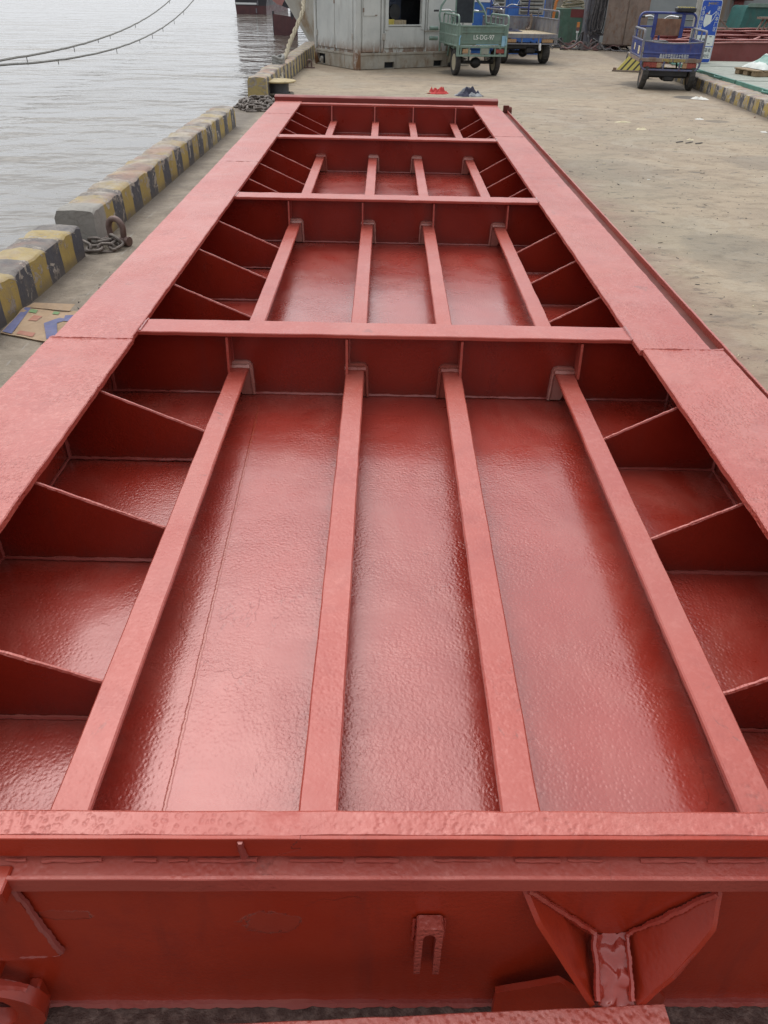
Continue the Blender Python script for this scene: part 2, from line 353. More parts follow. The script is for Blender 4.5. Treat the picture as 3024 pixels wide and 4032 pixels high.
def m_water():
    s=NT('river_water')
    a=s.noise(.42,2,.5,.2,s.map(sc=(.62,1.0,1),rot=(0,0,.10))); b=s.noise(1.4,3,.5,.25,s.map(sc=(.62,1.0,1),rot=(0,0,-.10))); c=s.noise(.06,3,.5)
    w=s.noise(6,3,.5,.3,s.map(sc=(.55,1.2,1)))
    gust=s.ramp(c,.35,.65,.6,1.15)
    nb=s.bump(a,s.m('MULTIPLY',gust,1.),.62); nb=s.bump(b,s.m('MULTIPLY',gust,1.),.26,nb); nb=s.bump(w,.3,.016,nb)
    col=s.mix(s.ramp(c,.3,.7),(.125,.108,.088),(.17,.152,.128))
    return s.fin(col,.06,nb,IOR=1.333)
M['water']=m_water()

def m_kerb(name,phase,pitch,fade=.3,yel=(.37,.265,.075),top=.75,bare=None):
    s=NT(name); x,y,z=s.sep(); w=s.noise(5,4,.6); 
    t=s.m('ADD',s.m('DIVIDE',y,pitch*2),s.m('ADD',s.m('MULTIPLY',s.m('SUBTRACT',w,.5),.07),phase)); fr=s.m('FRACT',t)
    k=s.m('GREATER_THAN',fr,.5)
    conc=s.mix(s.ramp(s.noise(6,6,.7,.4),.35,.7),(.26,.22,.18),(.44,.39,.33))
    pnt=s.mix(k,yel,(.075,.073,.082)); pnt=s.mix(s.m('MULTIPLY',s.ramp(s.noise(8,5,.7),.5,.75),.5),pnt,(.21,.17,.12))
    n=s.noise(8.5,8,.74,.7,s.map(loc=(2,5,1))); ed=s.m('MULTIPLY',s.ramp(z,.12,.23),s.ramp(s.nrmz(),.55,.9,1,0)); n=s.m('ADD',n,s.m('MULTIPLY',ed,.05)); chip=s.ramp(n,.60-.14*fade,.625-.11*fade)
    upm=s.ramp(s.nrmz(),.45,.85); tp=s.m('MULTIPLY',upm,s.ramp(s.noise(5,5,.65,.3,s.map(loc=(7,7,2))),.30,.60,top*.35,top*1.05))
    col=s.mix(s.m('MAXIMUM',chip,s.m('MINIMUM',tp,1.)),pnt,conc)
    rd=s.m('MULTIPLY',upm,s.ramp(s.noise(2.4,4,.6,0,s.map(loc=(1,1,6))),.45,.68)); col=s.mix(s.m('MULTIPLY',rd,.65),col,(.33,.19,.14))
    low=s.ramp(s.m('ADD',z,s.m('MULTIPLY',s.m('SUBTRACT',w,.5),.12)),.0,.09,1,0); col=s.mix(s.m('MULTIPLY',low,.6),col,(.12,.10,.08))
    if bare is not None: col=s.mix(s.ramp(s.m('ADD',y,s.m('MULTIPLY',w,.12)),bare-.02,bare+.02,1,0),col,s.mix(s.noise(7,5,.7),(.21,.195,.17),(.37,.345,.31)))
    nb=s.bump(chip,.5,.008); nb=s.bump(s.noise(12,6,.7),.7,.014,nb); nb=s.bump(s.noise(70,3,.6),.4,.004,nb)
    return s.fin(col,.85,nb)

def m_wall(name,c1=(.47,.485,.465),c2=(.56,.57,.54),rust=1.0,base=None):
    """pale grey sheet steel with rust running down from low edges"""
    s=NT(name); x,y,z=s.sep()
    col=s.mix(s.ramp(s.noise(2.2,5,.6,.3),.3,.7),c1,c2)
    d=s.ramp(s.noise(5,6,.7,.3,s.map(sc=(1,1,.22))),.5,.78); col=s.mix(s.m('MULTIPLY',d,.35),col,(.20,.18,.155))
    rn=s.noise(6.5,7,.72,.3,s.map(sc=(1,1,.30),loc=(3,3,3)))
    lowm=s.ramp(s.m('ADD',z,s.m('MULTIPLY',s.m('SUBTRACT',rn,.5),.55)),.30,.66,1,0)
    r=s.m('MAXIMUM',s.m('MULTIPLY',s.ramp(rn,.64,.70),.9),s.m('MULTIPLY',lowm,s.ramp(rn,.40,.52)))
    col=s.mix(s.m('MULTIPLY',r,rust),col,s.mix(s.noise(14,4),(.13,.058,.025),(.24,.125,.06)))
    return s.fin(col,.55,s.bump(s.noise(3,4,.6),.35,.015))
M['cabin']=m_wall('grey_cabin_steel')
M['rail']=simple('rusty_rail',(.30,.26,.20),(.38,.36,.31),.7,3,.4,rust=.45,rustc=(.18,.09,.04),dirt=.4)
M['hullgrey']=None

def m_hull(name,c1,c2,streak=(.30,.16,.07),amt=.8,zs=.10):
    s=NT(name); x,y,z=s.sep()
    col=s.mix(s.ramp(s.noise(.8,5,.6,.3),.3,.7),c1,c2)
    st=s.ramp(s.noise(1.1,6,.68,.25,s.map(sc=(1,1,zs))),.55,.70); col=s.mix(s.m('MULTIPLY',st,amt),col,streak)
    dk=s.ramp(s.noise(2.1,6,.7,.4,s.map(sc=(1,1,.3),loc=(4,4,4))),.55,.75); col=s.mix(s.m('MULTIPLY',dk,.5),col,(.16,.13,.105))
    return s.fin(col,.5,s.bump(s.noise(1.1,3,.5),.4,.05))
M['hull_grey']=m_hull('grey_hull_steel',(.25,.27,.275),(.32,.335,.325),streak=(.26,.155,.07),amt=.75,zs=.16)
M['hull_white']=m_hull('rust_streaked_white_hull',(.55,.53,.47),(.66,.64,.58),streak=(.33,.20,.09),amt=.85,zs=.28)
M['hull_dark']=simple('dark_hull',(.030,.028,.034),(.05,.045,.05),.5,1,.2)
M['hull_maroon']=simple('maroon_hull',(.085,.030,.034),(.12,.045,.045),.5,1.5,.2,dirt=.3)
M['white']=simple('white_paint',(.75,.75,.75),(.82,.82,.80),.5)
M['rubber']=simple('tyre_rubber',(.028,.027,.026),(.06,.055,.05),.8,14,.5)
M['black']=simple('black_parts',(.018,.018,.02),(.035,.033,.033),.5,10,.3)
M['chrome']=simple('bright_metal',(.6,.6,.6),(.7,.7,.7),.2,10,.1,metal=1)
M['rimcream']=simple('cream_rim',(.36,.32,.22),(.45,.41,.30),.5,12,.2,rust=.3)
M['tgreen']=simple('sage_green_paint',(.155,.235,.195),(.21,.30,.25),.42,7,.2,dirt=.4,Coat_Weight=.2)
M['tgreend']=simple('green_panel_paint',(.12,.19,.155),(.165,.245,.20),.42,7,.2,dirt=.45,Coat_Weight=.2)
M['tblue']=simple('royal_blue_paint',(.022,.040,.20),(.05,.075,.27),.38,6,.2,dirt=.4,rust=.25,Coat_Weight=.25)
M['tbluer']=simple('worn_blue_frame',(.075,.095,.20),(.13,.14,.22),.5,9,.3,rust=.55,dirt=.4)
M['tgrey']=simple('worn_grey_blue_steel',(.16,.17,.21),(.25,.245,.25),.6,5,.3,rust=.45,dirt=.5)
M['wood']=simple('worn_plywood',(.40,.31,.19),(.50,.42,.29),.75,6,.3,dirt=.5)
M['plybrown']=simple('brown_board',(.19,.085,.045),(.28,.15,.09),.6,9,.3,dirt=.5)
M['pallet']=simple('pallet_wood',(.27,.18,.10),(.36,.26,.16),.8,9,.4,dirt=.4)
M['lampred']=simple('tail_lamp_red',(.22,.035,.03),(.32,.07,.05),.3,20,.1)
M['lampamb']=simple('tail_lamp_amber',(.35,.20,.10),(.42,.28,.16),.3,20,.1)
M['skyblue']=simple('light_blue_scuff',(.20,.42,.58),(.30,.50,.62),.5,9)
M['yellow']=simple('yellow_paint',(.55,.43,.07),(.66,.55,.14),.5,9,dirt=.3)
M['signblue']=simple('sign_blue',(.018,.075,.42),(.025,.09,.48),.35,3,.05)
M['signwhite']=simple('sign_white',(.70,.74,.70),(.80,.82,.78),.4,6,.05,dirt=.1)
M['ink']=simple('dark_ink',(.03,.04,.07),(.05,.06,.09),.5)
M['steelpost']=simple('dull_post_steel',(.33,.31,.27),(.43,.41,.37),.45,8,.2,rust=.3)
M['gplate']=simple('pale_green_plate',(.235,.255,.21),(.32,.335,.28),.6,3,.3,dirt=.4)
M['gedge']=simple('green_plate_edge',(.055,.175,.135),(.085,.235,.185),.45,5,.2,dirt=.3)
M['ggreen']=simple('machine_green',(.075,.155,.105),(.115,.205,.15),.5,4,.2,dirt=.5,rust=.2)
M['teal']=simple('teal_box_paint',(.025,.115,.105),(.04,.15,.135),.5,4,.2,dirt=.4)
M['brown']=simple('rust_brown_steel',(.215,.16,.125),(.29,.225,.18),.7,4,.3,rust=.5,rustc=(.20,.10,.05),dirt=.3)
M['mblue']=simple('machine_blue',(.035,.135,.46),(.05,.17,.52),.4,4,.1,dirt=.3)
M['louvre']=simple('louvre_grey',(.34,.34,.32),(.42,.42,.39),.5,6,.2,dirt=.5)
M['cable']=simple('cable_grey',(.10,.095,.095),(.19,.175,.17),.7,9,.3)
M['cabledk']=simple('cable_dark',(.045,.043,.045),(.085,.08,.08),.7,9,.3)
M['cablered']=simple('hose_red',(.15,.075,.07),(.22,.12,.11),.6,9,.3)
M['orange']=simple('orange_paint',(.62,.20,.04),(.70,.28,.08),.5,9)
M['chain']=simple('rusty_chain',(.10,.082,.07),(.21,.175,.15),.55,30,.5,metal=.35)
M['shackle']=simple('rusty_shackle',(.125,.075,.062),(.19,.125,.105),.55,20,.4,metal=.25)
M['rope']=simple('hemp_rope',(.27,.225,.15),(.40,.35,.255),.9,30,.9,.008,90)
M['ropegrey']=simple('grey_rope',(.20,.195,.18),(.30,.29,.27),.9,10,.6,.01,40)
M['bolldk']=simple('bollard_black',(.030,.032,.038),(.06,.062,.068),.5,7,.4,dirt=.4)
M['bolltop']=simple('bollard_ochre',(.36,.27,.12),(.44,.35,.19),.7,7,.3,dirt=.5)
M['mud']=simple('dirty_concrete',(.15,.13,.10),(.24,.21,.165),.9,8,.8,.012,25)
M['card']=simple('cardboard',(.33,.22,.13),(.40,.28,.18),.85,6,.3,dirt=.25)
M['cardblue']=simple('print_blue',(.10,.11,.22),(.15,.15,.26),.8,9,dirt=.4)
M['cardred']=simple('print_red',(.34,.13,.085),(.37,.18,.12),.8,9,dirt=.4)
M['cardgreen']=simple('print_green',(.14,.25,.10),(.18,.28,.13),.8,9,dirt=.4)
M['redcloth']=simple('red_cloth',(.46,.035,.035),(.56,.07,.06),.85,6,.5,.01,20)
M['greycloth']=simple('grey_blue_cloth',(.09,.095,.125),(.36,.37,.37),.9,9,.5,.01,20)
M['navycloth']=simple('navy_cloth',(.03,.03,.055),(.06,.06,.09),.9,9,.5,.01,20)
M['tarp']=simple('green_tarp',(.17,.30,.255),(.25,.39,.335),.6,6,.5,.02,12)
M['tarpw']=simple('white_tarp',(.55,.60,.56),(.68,.70,.66),.6,6,.5,.02,12)
M['paper']=simple('cream_paper',(.55,.47,.30),(.66,.58,.40),.8,20,.4)
M['paperw']=simple('white_paper',(.68,.66,.60),(.76,.74,.68),.8,20,.4)
M['dark']=simple('dark_interior',(.02,.022,.028),(.04,.043,.05),.8,4)
M['navy']=simple('navy_machine',(.022,.03,.055),(.035,.047,.08),.5,5)
M['lampglass']=simple('pale_glass',(.62,.68,.70),(.7,.75,.76),.15,9)
M['cardboard_pink']=simple('faded_pink_paint',(.36,.15,.13),(.43,.20,.18),.6,2)
M['redfar']=red_paint('red_far_paint',c1=(.19,.05,.045),c2=(.24,.072,.066),rough=(.4,.55),dust_sheen=.3,coat=0)
M['redfartop']=red_paint('red_far_top_lit',c1=(.38,.15,.13),c2=(.44,.20,.18),rough=(.4,.55),dust_sheen=.5,coat=0)  # lit copy of the far red, light on top faces painted in

# ------------------------------------------------------------------ setting: quay, water
mb=MB()
quay=[(-2.47,-14),(60,-14),(60,36),(9,34.5),(4.5,33.0),(2.2,25.6),(-2.25,25.2),(-2.47,15)]
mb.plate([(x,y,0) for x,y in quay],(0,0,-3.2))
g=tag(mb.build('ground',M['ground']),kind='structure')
mb=MB(); S=3000
mb.add([(-S,-60,-1.2),(S,-60,-1.2),(S,S,-1.2),(-S,S,-1.2)],[(0,1,2,3)])
tag(mb.build('water',M['water']),kind='structure')

# ------------------------------------------------------------------ the big hatch cover
HC=V((0.02,5.6,0))
hatch=empty('hatch_cover',HC,0,'long glossy red painted steel hatch cover lying open side up along the quay','hatch cover')
def hb(mb,name,mats,parent=None): return mb.build(name,mats,parent or hatch,HC)
ZT=.55; ZF=.238; ZS=.372
XL,XR=-1.18,1.275            # inner faces of side walls
SK=.015                      # near end is a little out of square
def ny(y,x): return y+SK*(x-.02)
CBY=[3.103,5.51,7.935]; YE=10.2; YN=.78
SX=[-.610,-.112,.302,.792]
# bottom plate: gently dished sheet
mb=MB()
def fl(u,v):
    x=XL+(XR-XL)*u; y=YN+(YE-YN)*v
    return V((x,y,ZF+mn.noise(V((x*1.3,y*1.1,2)))*.006+.006*(u-.5)))
mb.grid(fl,24,90)
mb.add([(XL,YN,.02),(XR,YN,.02),(XR,YE,.02),(XL,YE,.02)],[(3,2,1,0)])
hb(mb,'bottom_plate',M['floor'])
# side walls
for xa,xb in((XL-.012,XL),(XR,XR+.012)):
    mb=MB(); mb.box(((xa+xb)/2,(YN+YE)/2,.265),(.012,YE-YN+.3,.53))
    xi=XL+.004 if xa<0 else XR-.004
    ys=[.8]+CBY+[YE]
    for i in range(4): mb.weld((xi,ys[i]+.05,ZF+.004),(xi,ys[i+1]-.05,ZF+.004),.006,.03,i,1)
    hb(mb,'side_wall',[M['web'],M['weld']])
# side flanges: a wider near length welded to a narrower far length
def flange(xi,xo,y0,y1,zt,mb,seed,side):
    t=.024; w=abs(xo-xi); c=.003
    pts=[(-w/2+c,-t),(w/2-c,-t),(w/2,-t+c),(w/2,-c),(w/2-c,0),(-w/2+c,0),(-w/2,-c),(-w/2,-t+c)]
    mb.prof(pts,((xi+xo)/2,y0,zt),(1,0,0),(0,0,1),(0,1,0),y1-y0,int((y1-y0)/.03),.0022,14,seed)
for side in(-1,1):
    mb=MB()
    if side<0:
        flange(-1.000,-1.336,.72,2.93,ZT+.001,mb,1,side); flange(-1.008,-1.322,2.918,10.46,ZT,mb,2,side)
        mb.weld((-1.335,2.934,ZT-.0055),(-1.0,2.934,ZT-.0055),.0085,.014,3,0)
        mb.weld((-1.318,6.61,ZT-.003),(-1.01,6.61,ZT-.003),.005,.02,4,1); mb.weld((-1.318,9.3,ZT-.003),(-1.01,9.3,ZT-.003),.005,.02,5,1)
    else:
        flange(1.052,1.382,.74,2.93,ZT+.001,mb,6,side); flange(1.040,1.335,2.918,10.46,ZT,mb,7,side)
        mb.weld((1.052,2.934,ZT-.0055),(1.380,2.934,ZT-.0055),.0085,.014,8,0)
        mb.weld((1.045,8.1,ZT-.003),(1.33,8.1,ZT-.003),.005,.02,9,1)
    hb(mb,'side_flange',[M['flange'],M['weld']])
    # lower outer ledge with an upturned rim
    xa=1.30*side; xo=1.452*side if side>0 else -1.36
    mb=MB(); mb.box(((xa+xo)/2,5.62,.472),(abs(xo-xa),9.75,.012))
    mb.prof([(-.005,0),(.005,0),(.005,.028),(.003,.030),(-.003,.030),(-.005,.028)],(xo,.745,.478),(1,0,0),(0,0,1),(0,1,0),9.75,160,.0015,12,side+3,1)
    mb.weld((xo-.004*side,2.3,.50),(xo+.002,2.3,.48),.008,.01,1,1)
    hb(mb,'side_ledge',[M['groove'],M['flange']])
mb=MB(); mb.box((1.435,10.31,.505),(.07,.016,.11),0,.004); mb.box((1.435,10.37,.475),(.05,.11,.02),0,.004)
mb.lathe([(.0,-.03),(.04,-.03),(.045,-.02),(.045,.02),(.04,.03),(0,.03)],(1.475,10.335,.50),(1,0,0),16)
hb(mb,'corner_lug',M['groove'])
# cross beams
for bi,yb in enumerate(CBY):
    sl=.004
    p=empty('cross_beam',(0,0,0)); p.parent=hatch
    mb=MB(); w=.142; t=.018; c=.003
    pts=[(-w/2+c,-t),(w/2-c,-t),(w/2,-t+c),(w/2,-c),(w/2-c,0),(-w/2+c,0),(-w/2,-c),(-w/2,-t+c)]
    mb.prof(pts,(-1.03,yb-.004,ZT-.006),(0,1,0),(0,0,1),(1,sl,0),2.10,70,.0016,14,bi+11)
    mb.weld((-1.0,yb-.07,ZT-.008),(-1.0,yb+.07,ZT-.008),.006,.015,bi,1); mb.weld((1.042,yb-.07,ZT-.006),(1.042,yb+.07,ZT-.006),.007,.015,bi+5,1)
    hb(mb,'flange',[M['bar'],M['weld']],p)
    mb=MB(); mb.box(((XL+XR)/2,yb,(ZF+ZT-.024)/2),(XR-XL,.012,ZT-.024-ZF+.01))
    for xa,xb in zip([XL]+[s+.045 for s in SX],[s-.045 for s in SX]+[XR]): mb.weld((xa,yb-.009,ZF+.004),(xb,yb-.009,ZF+.004),.0055,.02,bi+20,1)
    for xx in(XL+.006,XR-.006): mb.weld((xx,yb-.008,ZF),(xx,yb-.008,ZT-.03),.008,.02,bi+30,1)
    hb(mb,'web',[M['web'],M['weld']],p)
    for k,x in enumerate(SX):
        # collar closing the slot round the stringer
        mb=MB(); 
        sd=1 if k<2 else -1
        cpts=[(-.046,ZS-.03),(-.046,ZS+.012),(-.036,ZS+.022),(.030,ZS+.024),(.046,ZS+.018),(.054,ZS+.004),(.058,ZF+.004),(.0,ZF+.004)]
        mb.plate([(x+sd*a_,yb-.022,b_) for a_,b_ in cpts],(0,.016,0),0,.012,.0014,k+bi)
        mb.weld((x-sd*.044,yb-.030,ZS+.003),(x+sd*.044,yb-.030,ZS+.003),.010,.008,k+bi,0); mb.weld((x+sd*.046,yb-.022,ZS-.004),(x+sd*.052,yb-.024,ZF+.006),.006,.009,k+bi,0)
        hb(mb,'collar',M['collar'],p)
        if bi!=1 or True:
            if bi==2: continue
            xs=x+(-.036,-.034,.034,.046)[k]
            mb=MB(); mb.plate([(xs-.005,yb-.006,ZT-.03),(xs-.005,yb-.006,ZS),(xs-.005,yb-.085,ZS-.002),(xs-.005,yb-.066,ZT-.03)],(.010,0,0),0,.012,.0016,k+bi)
            mb.weld((xs+.008,yb-.009,ZS+.01),(xs+.008,yb-.009,ZT-.03),.0045,.015,k,1)
            hb(mb,'stiffener',[M['bar'],M['weld']],p)
# stringers run the whole length
for k,x in enumerate(SX):
    mb=MB(); a,c=.0395,.004; h=ZS-ZF
    t=.014; sg_=1 if k<2 else -1     # web under the outer edge, flange pointing inwards
    pts=[(-a,-.02),(-a+t,-.02),(-a+t,h-t),(a,h-t),(a,h-c),(a-c,h),(-a+c,h),(-a,h-c)]
    pts=[(u*sg_,v) for u,v in pts]
    dx=(-.003,-.003,.004,.004)[k]
    mb.prof(pts,(x-dx*.5,YN+.02,ZF),(1,0,0),(0,0,1),(dx/3,1,0),YE-YN-.02,210,.0016,10,k+40)
    ys=[.82]+CBY+[YE]
    for i in range(4):
        for q in(-.002,t+.002): mb.weld((x+sg_*(-a+q),ys[i]+.08,ZF+.003),(x+sg_*(-a+q),ys[i+1]-.1,ZF+.003),.004,.04,k+i,1)
    hb(mb,'stringer',[M['bar'],M['weld']])
# side brackets, three a side in every bay
BY=[1.275,1.895,2.512, 3.70,4.30,4.90, 6.12,6.72,7.32, 8.50,9.08,9.66]
for i,y in enumerate(BY):
    for sd in(-1,1):
        xw,xs=(XL,SX[0]-.042) if sd<0 else (XR,SX[3]+.042)
        mb=MB(); yj=y+random.uniform(-.012,.012)
        kn=xw-sd*.150
        mb.plate([(xw,yj,ZF-.005),(xs,yj,ZF-.005),(xs,yj,ZS-.012),(kn,yj,ZT-.026),(xw,yj,ZT-.026)],(0,.011,0),0,.022,.0018,i+sd)
        mb.weld((xw,yj-.004,ZF+.004),(xs,yj-.004,ZF+.004),.0055,.02,i,1)
        mb.weld((xw-sd*.006,yj-.004,ZF),(xw-sd*.006,yj-.004,ZT-.03),.008,.02,i+9,1)
        pts=[(kn+(xs-kn)*t,yj+.0055,ZT-.026+(ZS-.012-ZT+.026)*t) for t in[q/26 for q in range(27)]]
        mb.tube(pts,[.0058+.0014*mn.noise(V(p)*60) for p in pts],6,2,jit=.0016,jf=50)
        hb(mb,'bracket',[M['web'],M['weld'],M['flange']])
# far end: web, stiffeners, raised lip
p=empty('end_beam',(0,0,0)); p.parent=hatch
mb=MB(); mb.box(((XL+XR)/2,YE+.006,.28),(XR-XL+.02,.012,.50))
mb.weld((XL,YE-.004,ZF+.004),(XR,YE-.004,ZF+.004),.006,.025,1,1); hb(mb,'web',[M['web'],M['weld']],p)
for k,x in enumerate(SX):
    xs=x+(-.03,-.02,.02,.03)[k]; mb=MB(); mb.plate([(xs-.006,YE,ZT-.02),(xs-.006,YE,ZS),(xs-.006,YE-.10,ZS),(xs-.006,YE-.055,ZT-.02)],(.012,0,0),0,.02,.0015,k); hb(mb,'stiffener',M['bar'],p)
mb=MB(); mb.prof([(0,-.02),(.12,-.02),(.12,0),(0,0)],(-1.01,YE-.015,ZT-.003),(0,1,0),(0,0,1),(1,.004,0),2.06,30,.0015,9,3)
hb(mb,'flange',M['bar'],p)
mb=MB(); pr=[(0,-.03),(.02,-.03),(.035,0),(.12,.012),(.12,.055),(.105,.062),(.02,.058),(.0,.046)]
mb.prof(pr,(-1.335,10.36,ZT-.004),(0,1,0),(0,0,1),(1,.012,0),2.68,40,.002,8,6)
mb.box((.01,10.47,.30),(2.66,.012,.50))
hb(mb,'raised_lip',M['lip'],p)
# near end: textured flange, ledge, web, fittings
p=empty('end_beam',(0,0,0)); p.parent=hatch
D=V((1,SK,0)).normalized()
mb=MB(); w=.058; c=.004
mb.prof([(.0075,-.024),(.0075,-.003),(.010,-.0005),(w-.006,0),(w,-.005),(w,-.024)],(-1.34,ny(.757,-1.34),ZT+.002),(0,1,0),(0,0,1),D,2.73,170,.0022,16,8)
hb(mb,'flange',M['flange'],p)
mb=MB(); mb.prof([(0,-.024),(.026,-.024),(.026,-.001),(.0072,-.001),(.0072,.0262),(.0012,.0262),(0,.025)],(-1.34,ny(.7573,-1.34),ZT-.024),(0,1,0),(0,0,1),D,2.72,60,.0008,8,9)
mb.weld((-.225,ny(.756,-.22),ZT-.002),(-.222,ny(.756,-.22),ZT-.046),.006,.008,2,1)
hb(mb,'flange_edge',[M['end'],M['weld']],p)
mb=MB(); mb.prof([(0,-.036),(.002,-.038),(.060,-.038),(.060,.003),(.050,-.001),(.038,-.004),(.020,-.0055),(.0085,-.0055),(.0072,.0),(.0015,.0),(0,-.0015)],(-1.42,ny(.7205,-1.42),.492),(0,1,0),(0,0,1),D,2.87,120,.0009,9,10)
rnd=random.Random(4); a=-.70
while a<.78:
    b=a+rnd.uniform(.02,.11); mb.weld((a,ny(.7562,a),.4915),(b,ny(.7562,b),.4915),rnd.uniform(.002,.004),.009,int(a*40),0); a=b+rnd.uniform(.0,.07)
hb(mb,'ledge',[M['bar'],M['weld']],p)
mb=MB(); mb.prof([(0,0),(.014,0),(.014,.462),(0,.462)],(-1.40,ny(.738,-1.4),-.002),(0,1,0),(0,0,1),D,2.82,90,.0012,3,12)
mb.weld((-1.35,ny(.7365,-1.35),.451),(1.38,ny(.7365,1.38),.451),.0045,.010,4,1); mb.weld((-1.35,ny(.7345,-1.35),.004),(1.38,ny(.7345,1.38),.004),.008,.014,5,1)
hb(mb,'web',[M['end'],M['weld']],p)
# doubler plate at the left, lug with eye below it
mb=MB(); yy=ny(.738,-.66)
mb.plate([(-.90,yy-.013,.452),(-.622,yy-.012,.452),(-.588,yy-.012,.225),(-.64,yy-.012,.205),(-.90,yy-.013,.19)],(0,.012,0),0,.015,.0012,2)
mb.weld((-.621,yy-.006,.45),(-.586,yy-.006,.225),.006,.01,3,1); mb.weld((-.588,yy-.006,.222),(-.80,yy-.006,.195),.006,.01,6,1)
mb.box((-.75,yy-.016,.474),(.27,.052,.036),0,.003)
hb(mb,'doubler_plate',[M['end'],M['weld']],p)
mb=MB(); ring=[]; cx,cz=-.735,.088
out=[]; inn=[]
for k in range(22):
    t=2*math.pi*k/22; rr=.088+.014*math.cos(2*t+.6); out.append((cx+math.cos(t)*rr,cz+math.sin(t)*rr*.98)); inn.append((cx+.002+math.cos(t)*.046,cz+.002+math.sin(t)*.056))
vs=[];fs=[]
for q,(o_,i_) in enumerate(zip(out,inn)):
    vs+= [(o_[0],yy-.052,o_[1]-.01),(i_[0],yy-.052,i_[1]-.01),(o_[0],yy-.024,o_[1]),(i_[0],yy-.024,i_[1])]
for q in range(22):
    a=q*4; b=((q+1)%22)*4
    fs+=[(a,b,b+1,a+1)[::-1],(a,a+2,b+2,b),(a+1,b+1,b+3,a+3),(a+2,a+3,b+3,b+2)[::-1]]
mb.add(vs,[f[::-1] for f in fs]); mb.box((cx-.02,yy-.012,cz+.085),(.09,.03,.03),0,.004); mb.box((cx+.072,yy-.012,cz-.02),(.024,.03,.08),0,.004); mb.weld((cx-.06,yy-.03,cz+.094),(cx+.07,yy-.03,cz+.045),.007,.008,2,1,.004); hb(mb,'eye_lug',[M['end'],M['pad']],p)
# forked lug
mb=MB(); x0,x1,zt,zb=.083,.131,.352,.186; yl=ny(.738,.1)-.004
N=8; vs=[]; 
outer=[(x0,zb),(x0,zt-.004),(x0+.004,zt),(x1-.004,zt),(x1,zt-.004),(x1,zb),(x1-.012,zb)]
arc=[(.107+.0115*math.cos(t),.318+.014*math.sin(t)) for t in[math.pi*k/N for k in range(N+1)]]
pol=[(a,yl-.026,b) for a,b in outer+arc+[(x0+.012,zb)]]
mb.plate(pol,(0,.026,0),0,.012,.0008,3); mb.weld((x0-.004,yl-.003,.34),(x0-.004,yl-.003,.27),.004,.009,1,1); mb.weld((x1+.004,yl-.003,.345),(x1+.004,yl-.003,.28),.003,.009,2,1)
hb(mb,'forked_lug',[M['flange'],M['pad']],p)
# V shaped stacking guide: two flared plates and a sloped pad, standing on a foot bar
yw=ny(.738,.44)
A=(.274,yw-.002,.438); B=(.414,yw-.002,.292); Bl=(.416,yw-.002,.20); Cc=(.408,.640,.232); 
mb=MB(); T=V((-.008,-.002,-.006)); mb.plate([A,(.300,.704,.392),Cc,Bl,B][::-1],T,0,.016,.0016,3)
mb.weld(V(A)+V((.004,-.004,-.004)),V(B)+V((.004,-.004,.002)),.0052,.005,1,1,.003); mb.weld(V(B)+V((.004,-.004,0)),V(Cc)+V((.006,.004,.004)),.0048,.005,2,1,.003)
hb(mb,'guide_plate',[M['end'],M['pad']],p)
A2=(.614,yw-.002,.438); B2=(.484,yw-.002,.286); Bl2=(.482,yw-.002,.20); C2=(.484,.640,.232)
mb=MB(); T=V((.008,-.002,-.006)); mb.plate([A2,(.600,.700,.392),(.548,.668,.300),C2,Bl2,B2],T,0,.016,.0016,5)
mb.weld(V(A2)+V((-.004,-.004,-.004)),V(B2)+V((-.004,-.004,.002)),.0052,.005,3,1,.003); mb.weld(V(B2)+V((-.004,-.004,0)),V(C2)+V((-.006,.004,.004)),.0048,.005,4,1,.003)
hb(mb,'guide_plate',[M['end'],M['pad']],p)
mb=MB(); mb.grid(lambda u,v:V((.415+.067*u,yw-.002+(.640-yw)*v,.290-.062*v))+nz((u*.067,v*.1,.3),55,.0085,2)+nz((u*.067,v*.1,.3),18,.006,5)-V((0,0,.010*(1-abs(2*u-1)**2))),18,30,0,True)
hb(mb,'guide_pad',M['pad'],p)
mb=MB(); mb.plate([(.25,yw-.035,.015),(.25,yw-.03,.10),(.36,yw-.05,.195),(.412,.655,.205),(.412,.655,.015)],(.0,.012,0),0,.02,.002,4); hb(mb,'gusset',M['end'],p)
mb=MB(); mb.plate([(.488,.655,.015),(.488,.655,.205),(.54,yw-.05,.19),(.60,yw-.02,.06),(.60,yw-.02,.015)],(.0,.012,0),0,.02,.002,5); hb(mb,'gusset',M['end'],p)
mb=MB(); q0=V((-.30,.595,.225)); q1=V((.535,.640,.225)); mb.bar(q0+V((0,-.035,0)),q1+V((0,-.035,0)),.075,.022,n=40,jit=.0015,jf=20,seed=3)
mb.bar(q0+V((.1,-.045,-.012)),q0+V((.1,-.045,-.225)),.012,.05,(0,1,0)); mb.bar(q1+V((-.05,-.045,-.012)),q1+V((-.05,-.045,-.225)),.012,.05,(0,1,0))
hb(mb,'foot_bar',M['flange'],p)

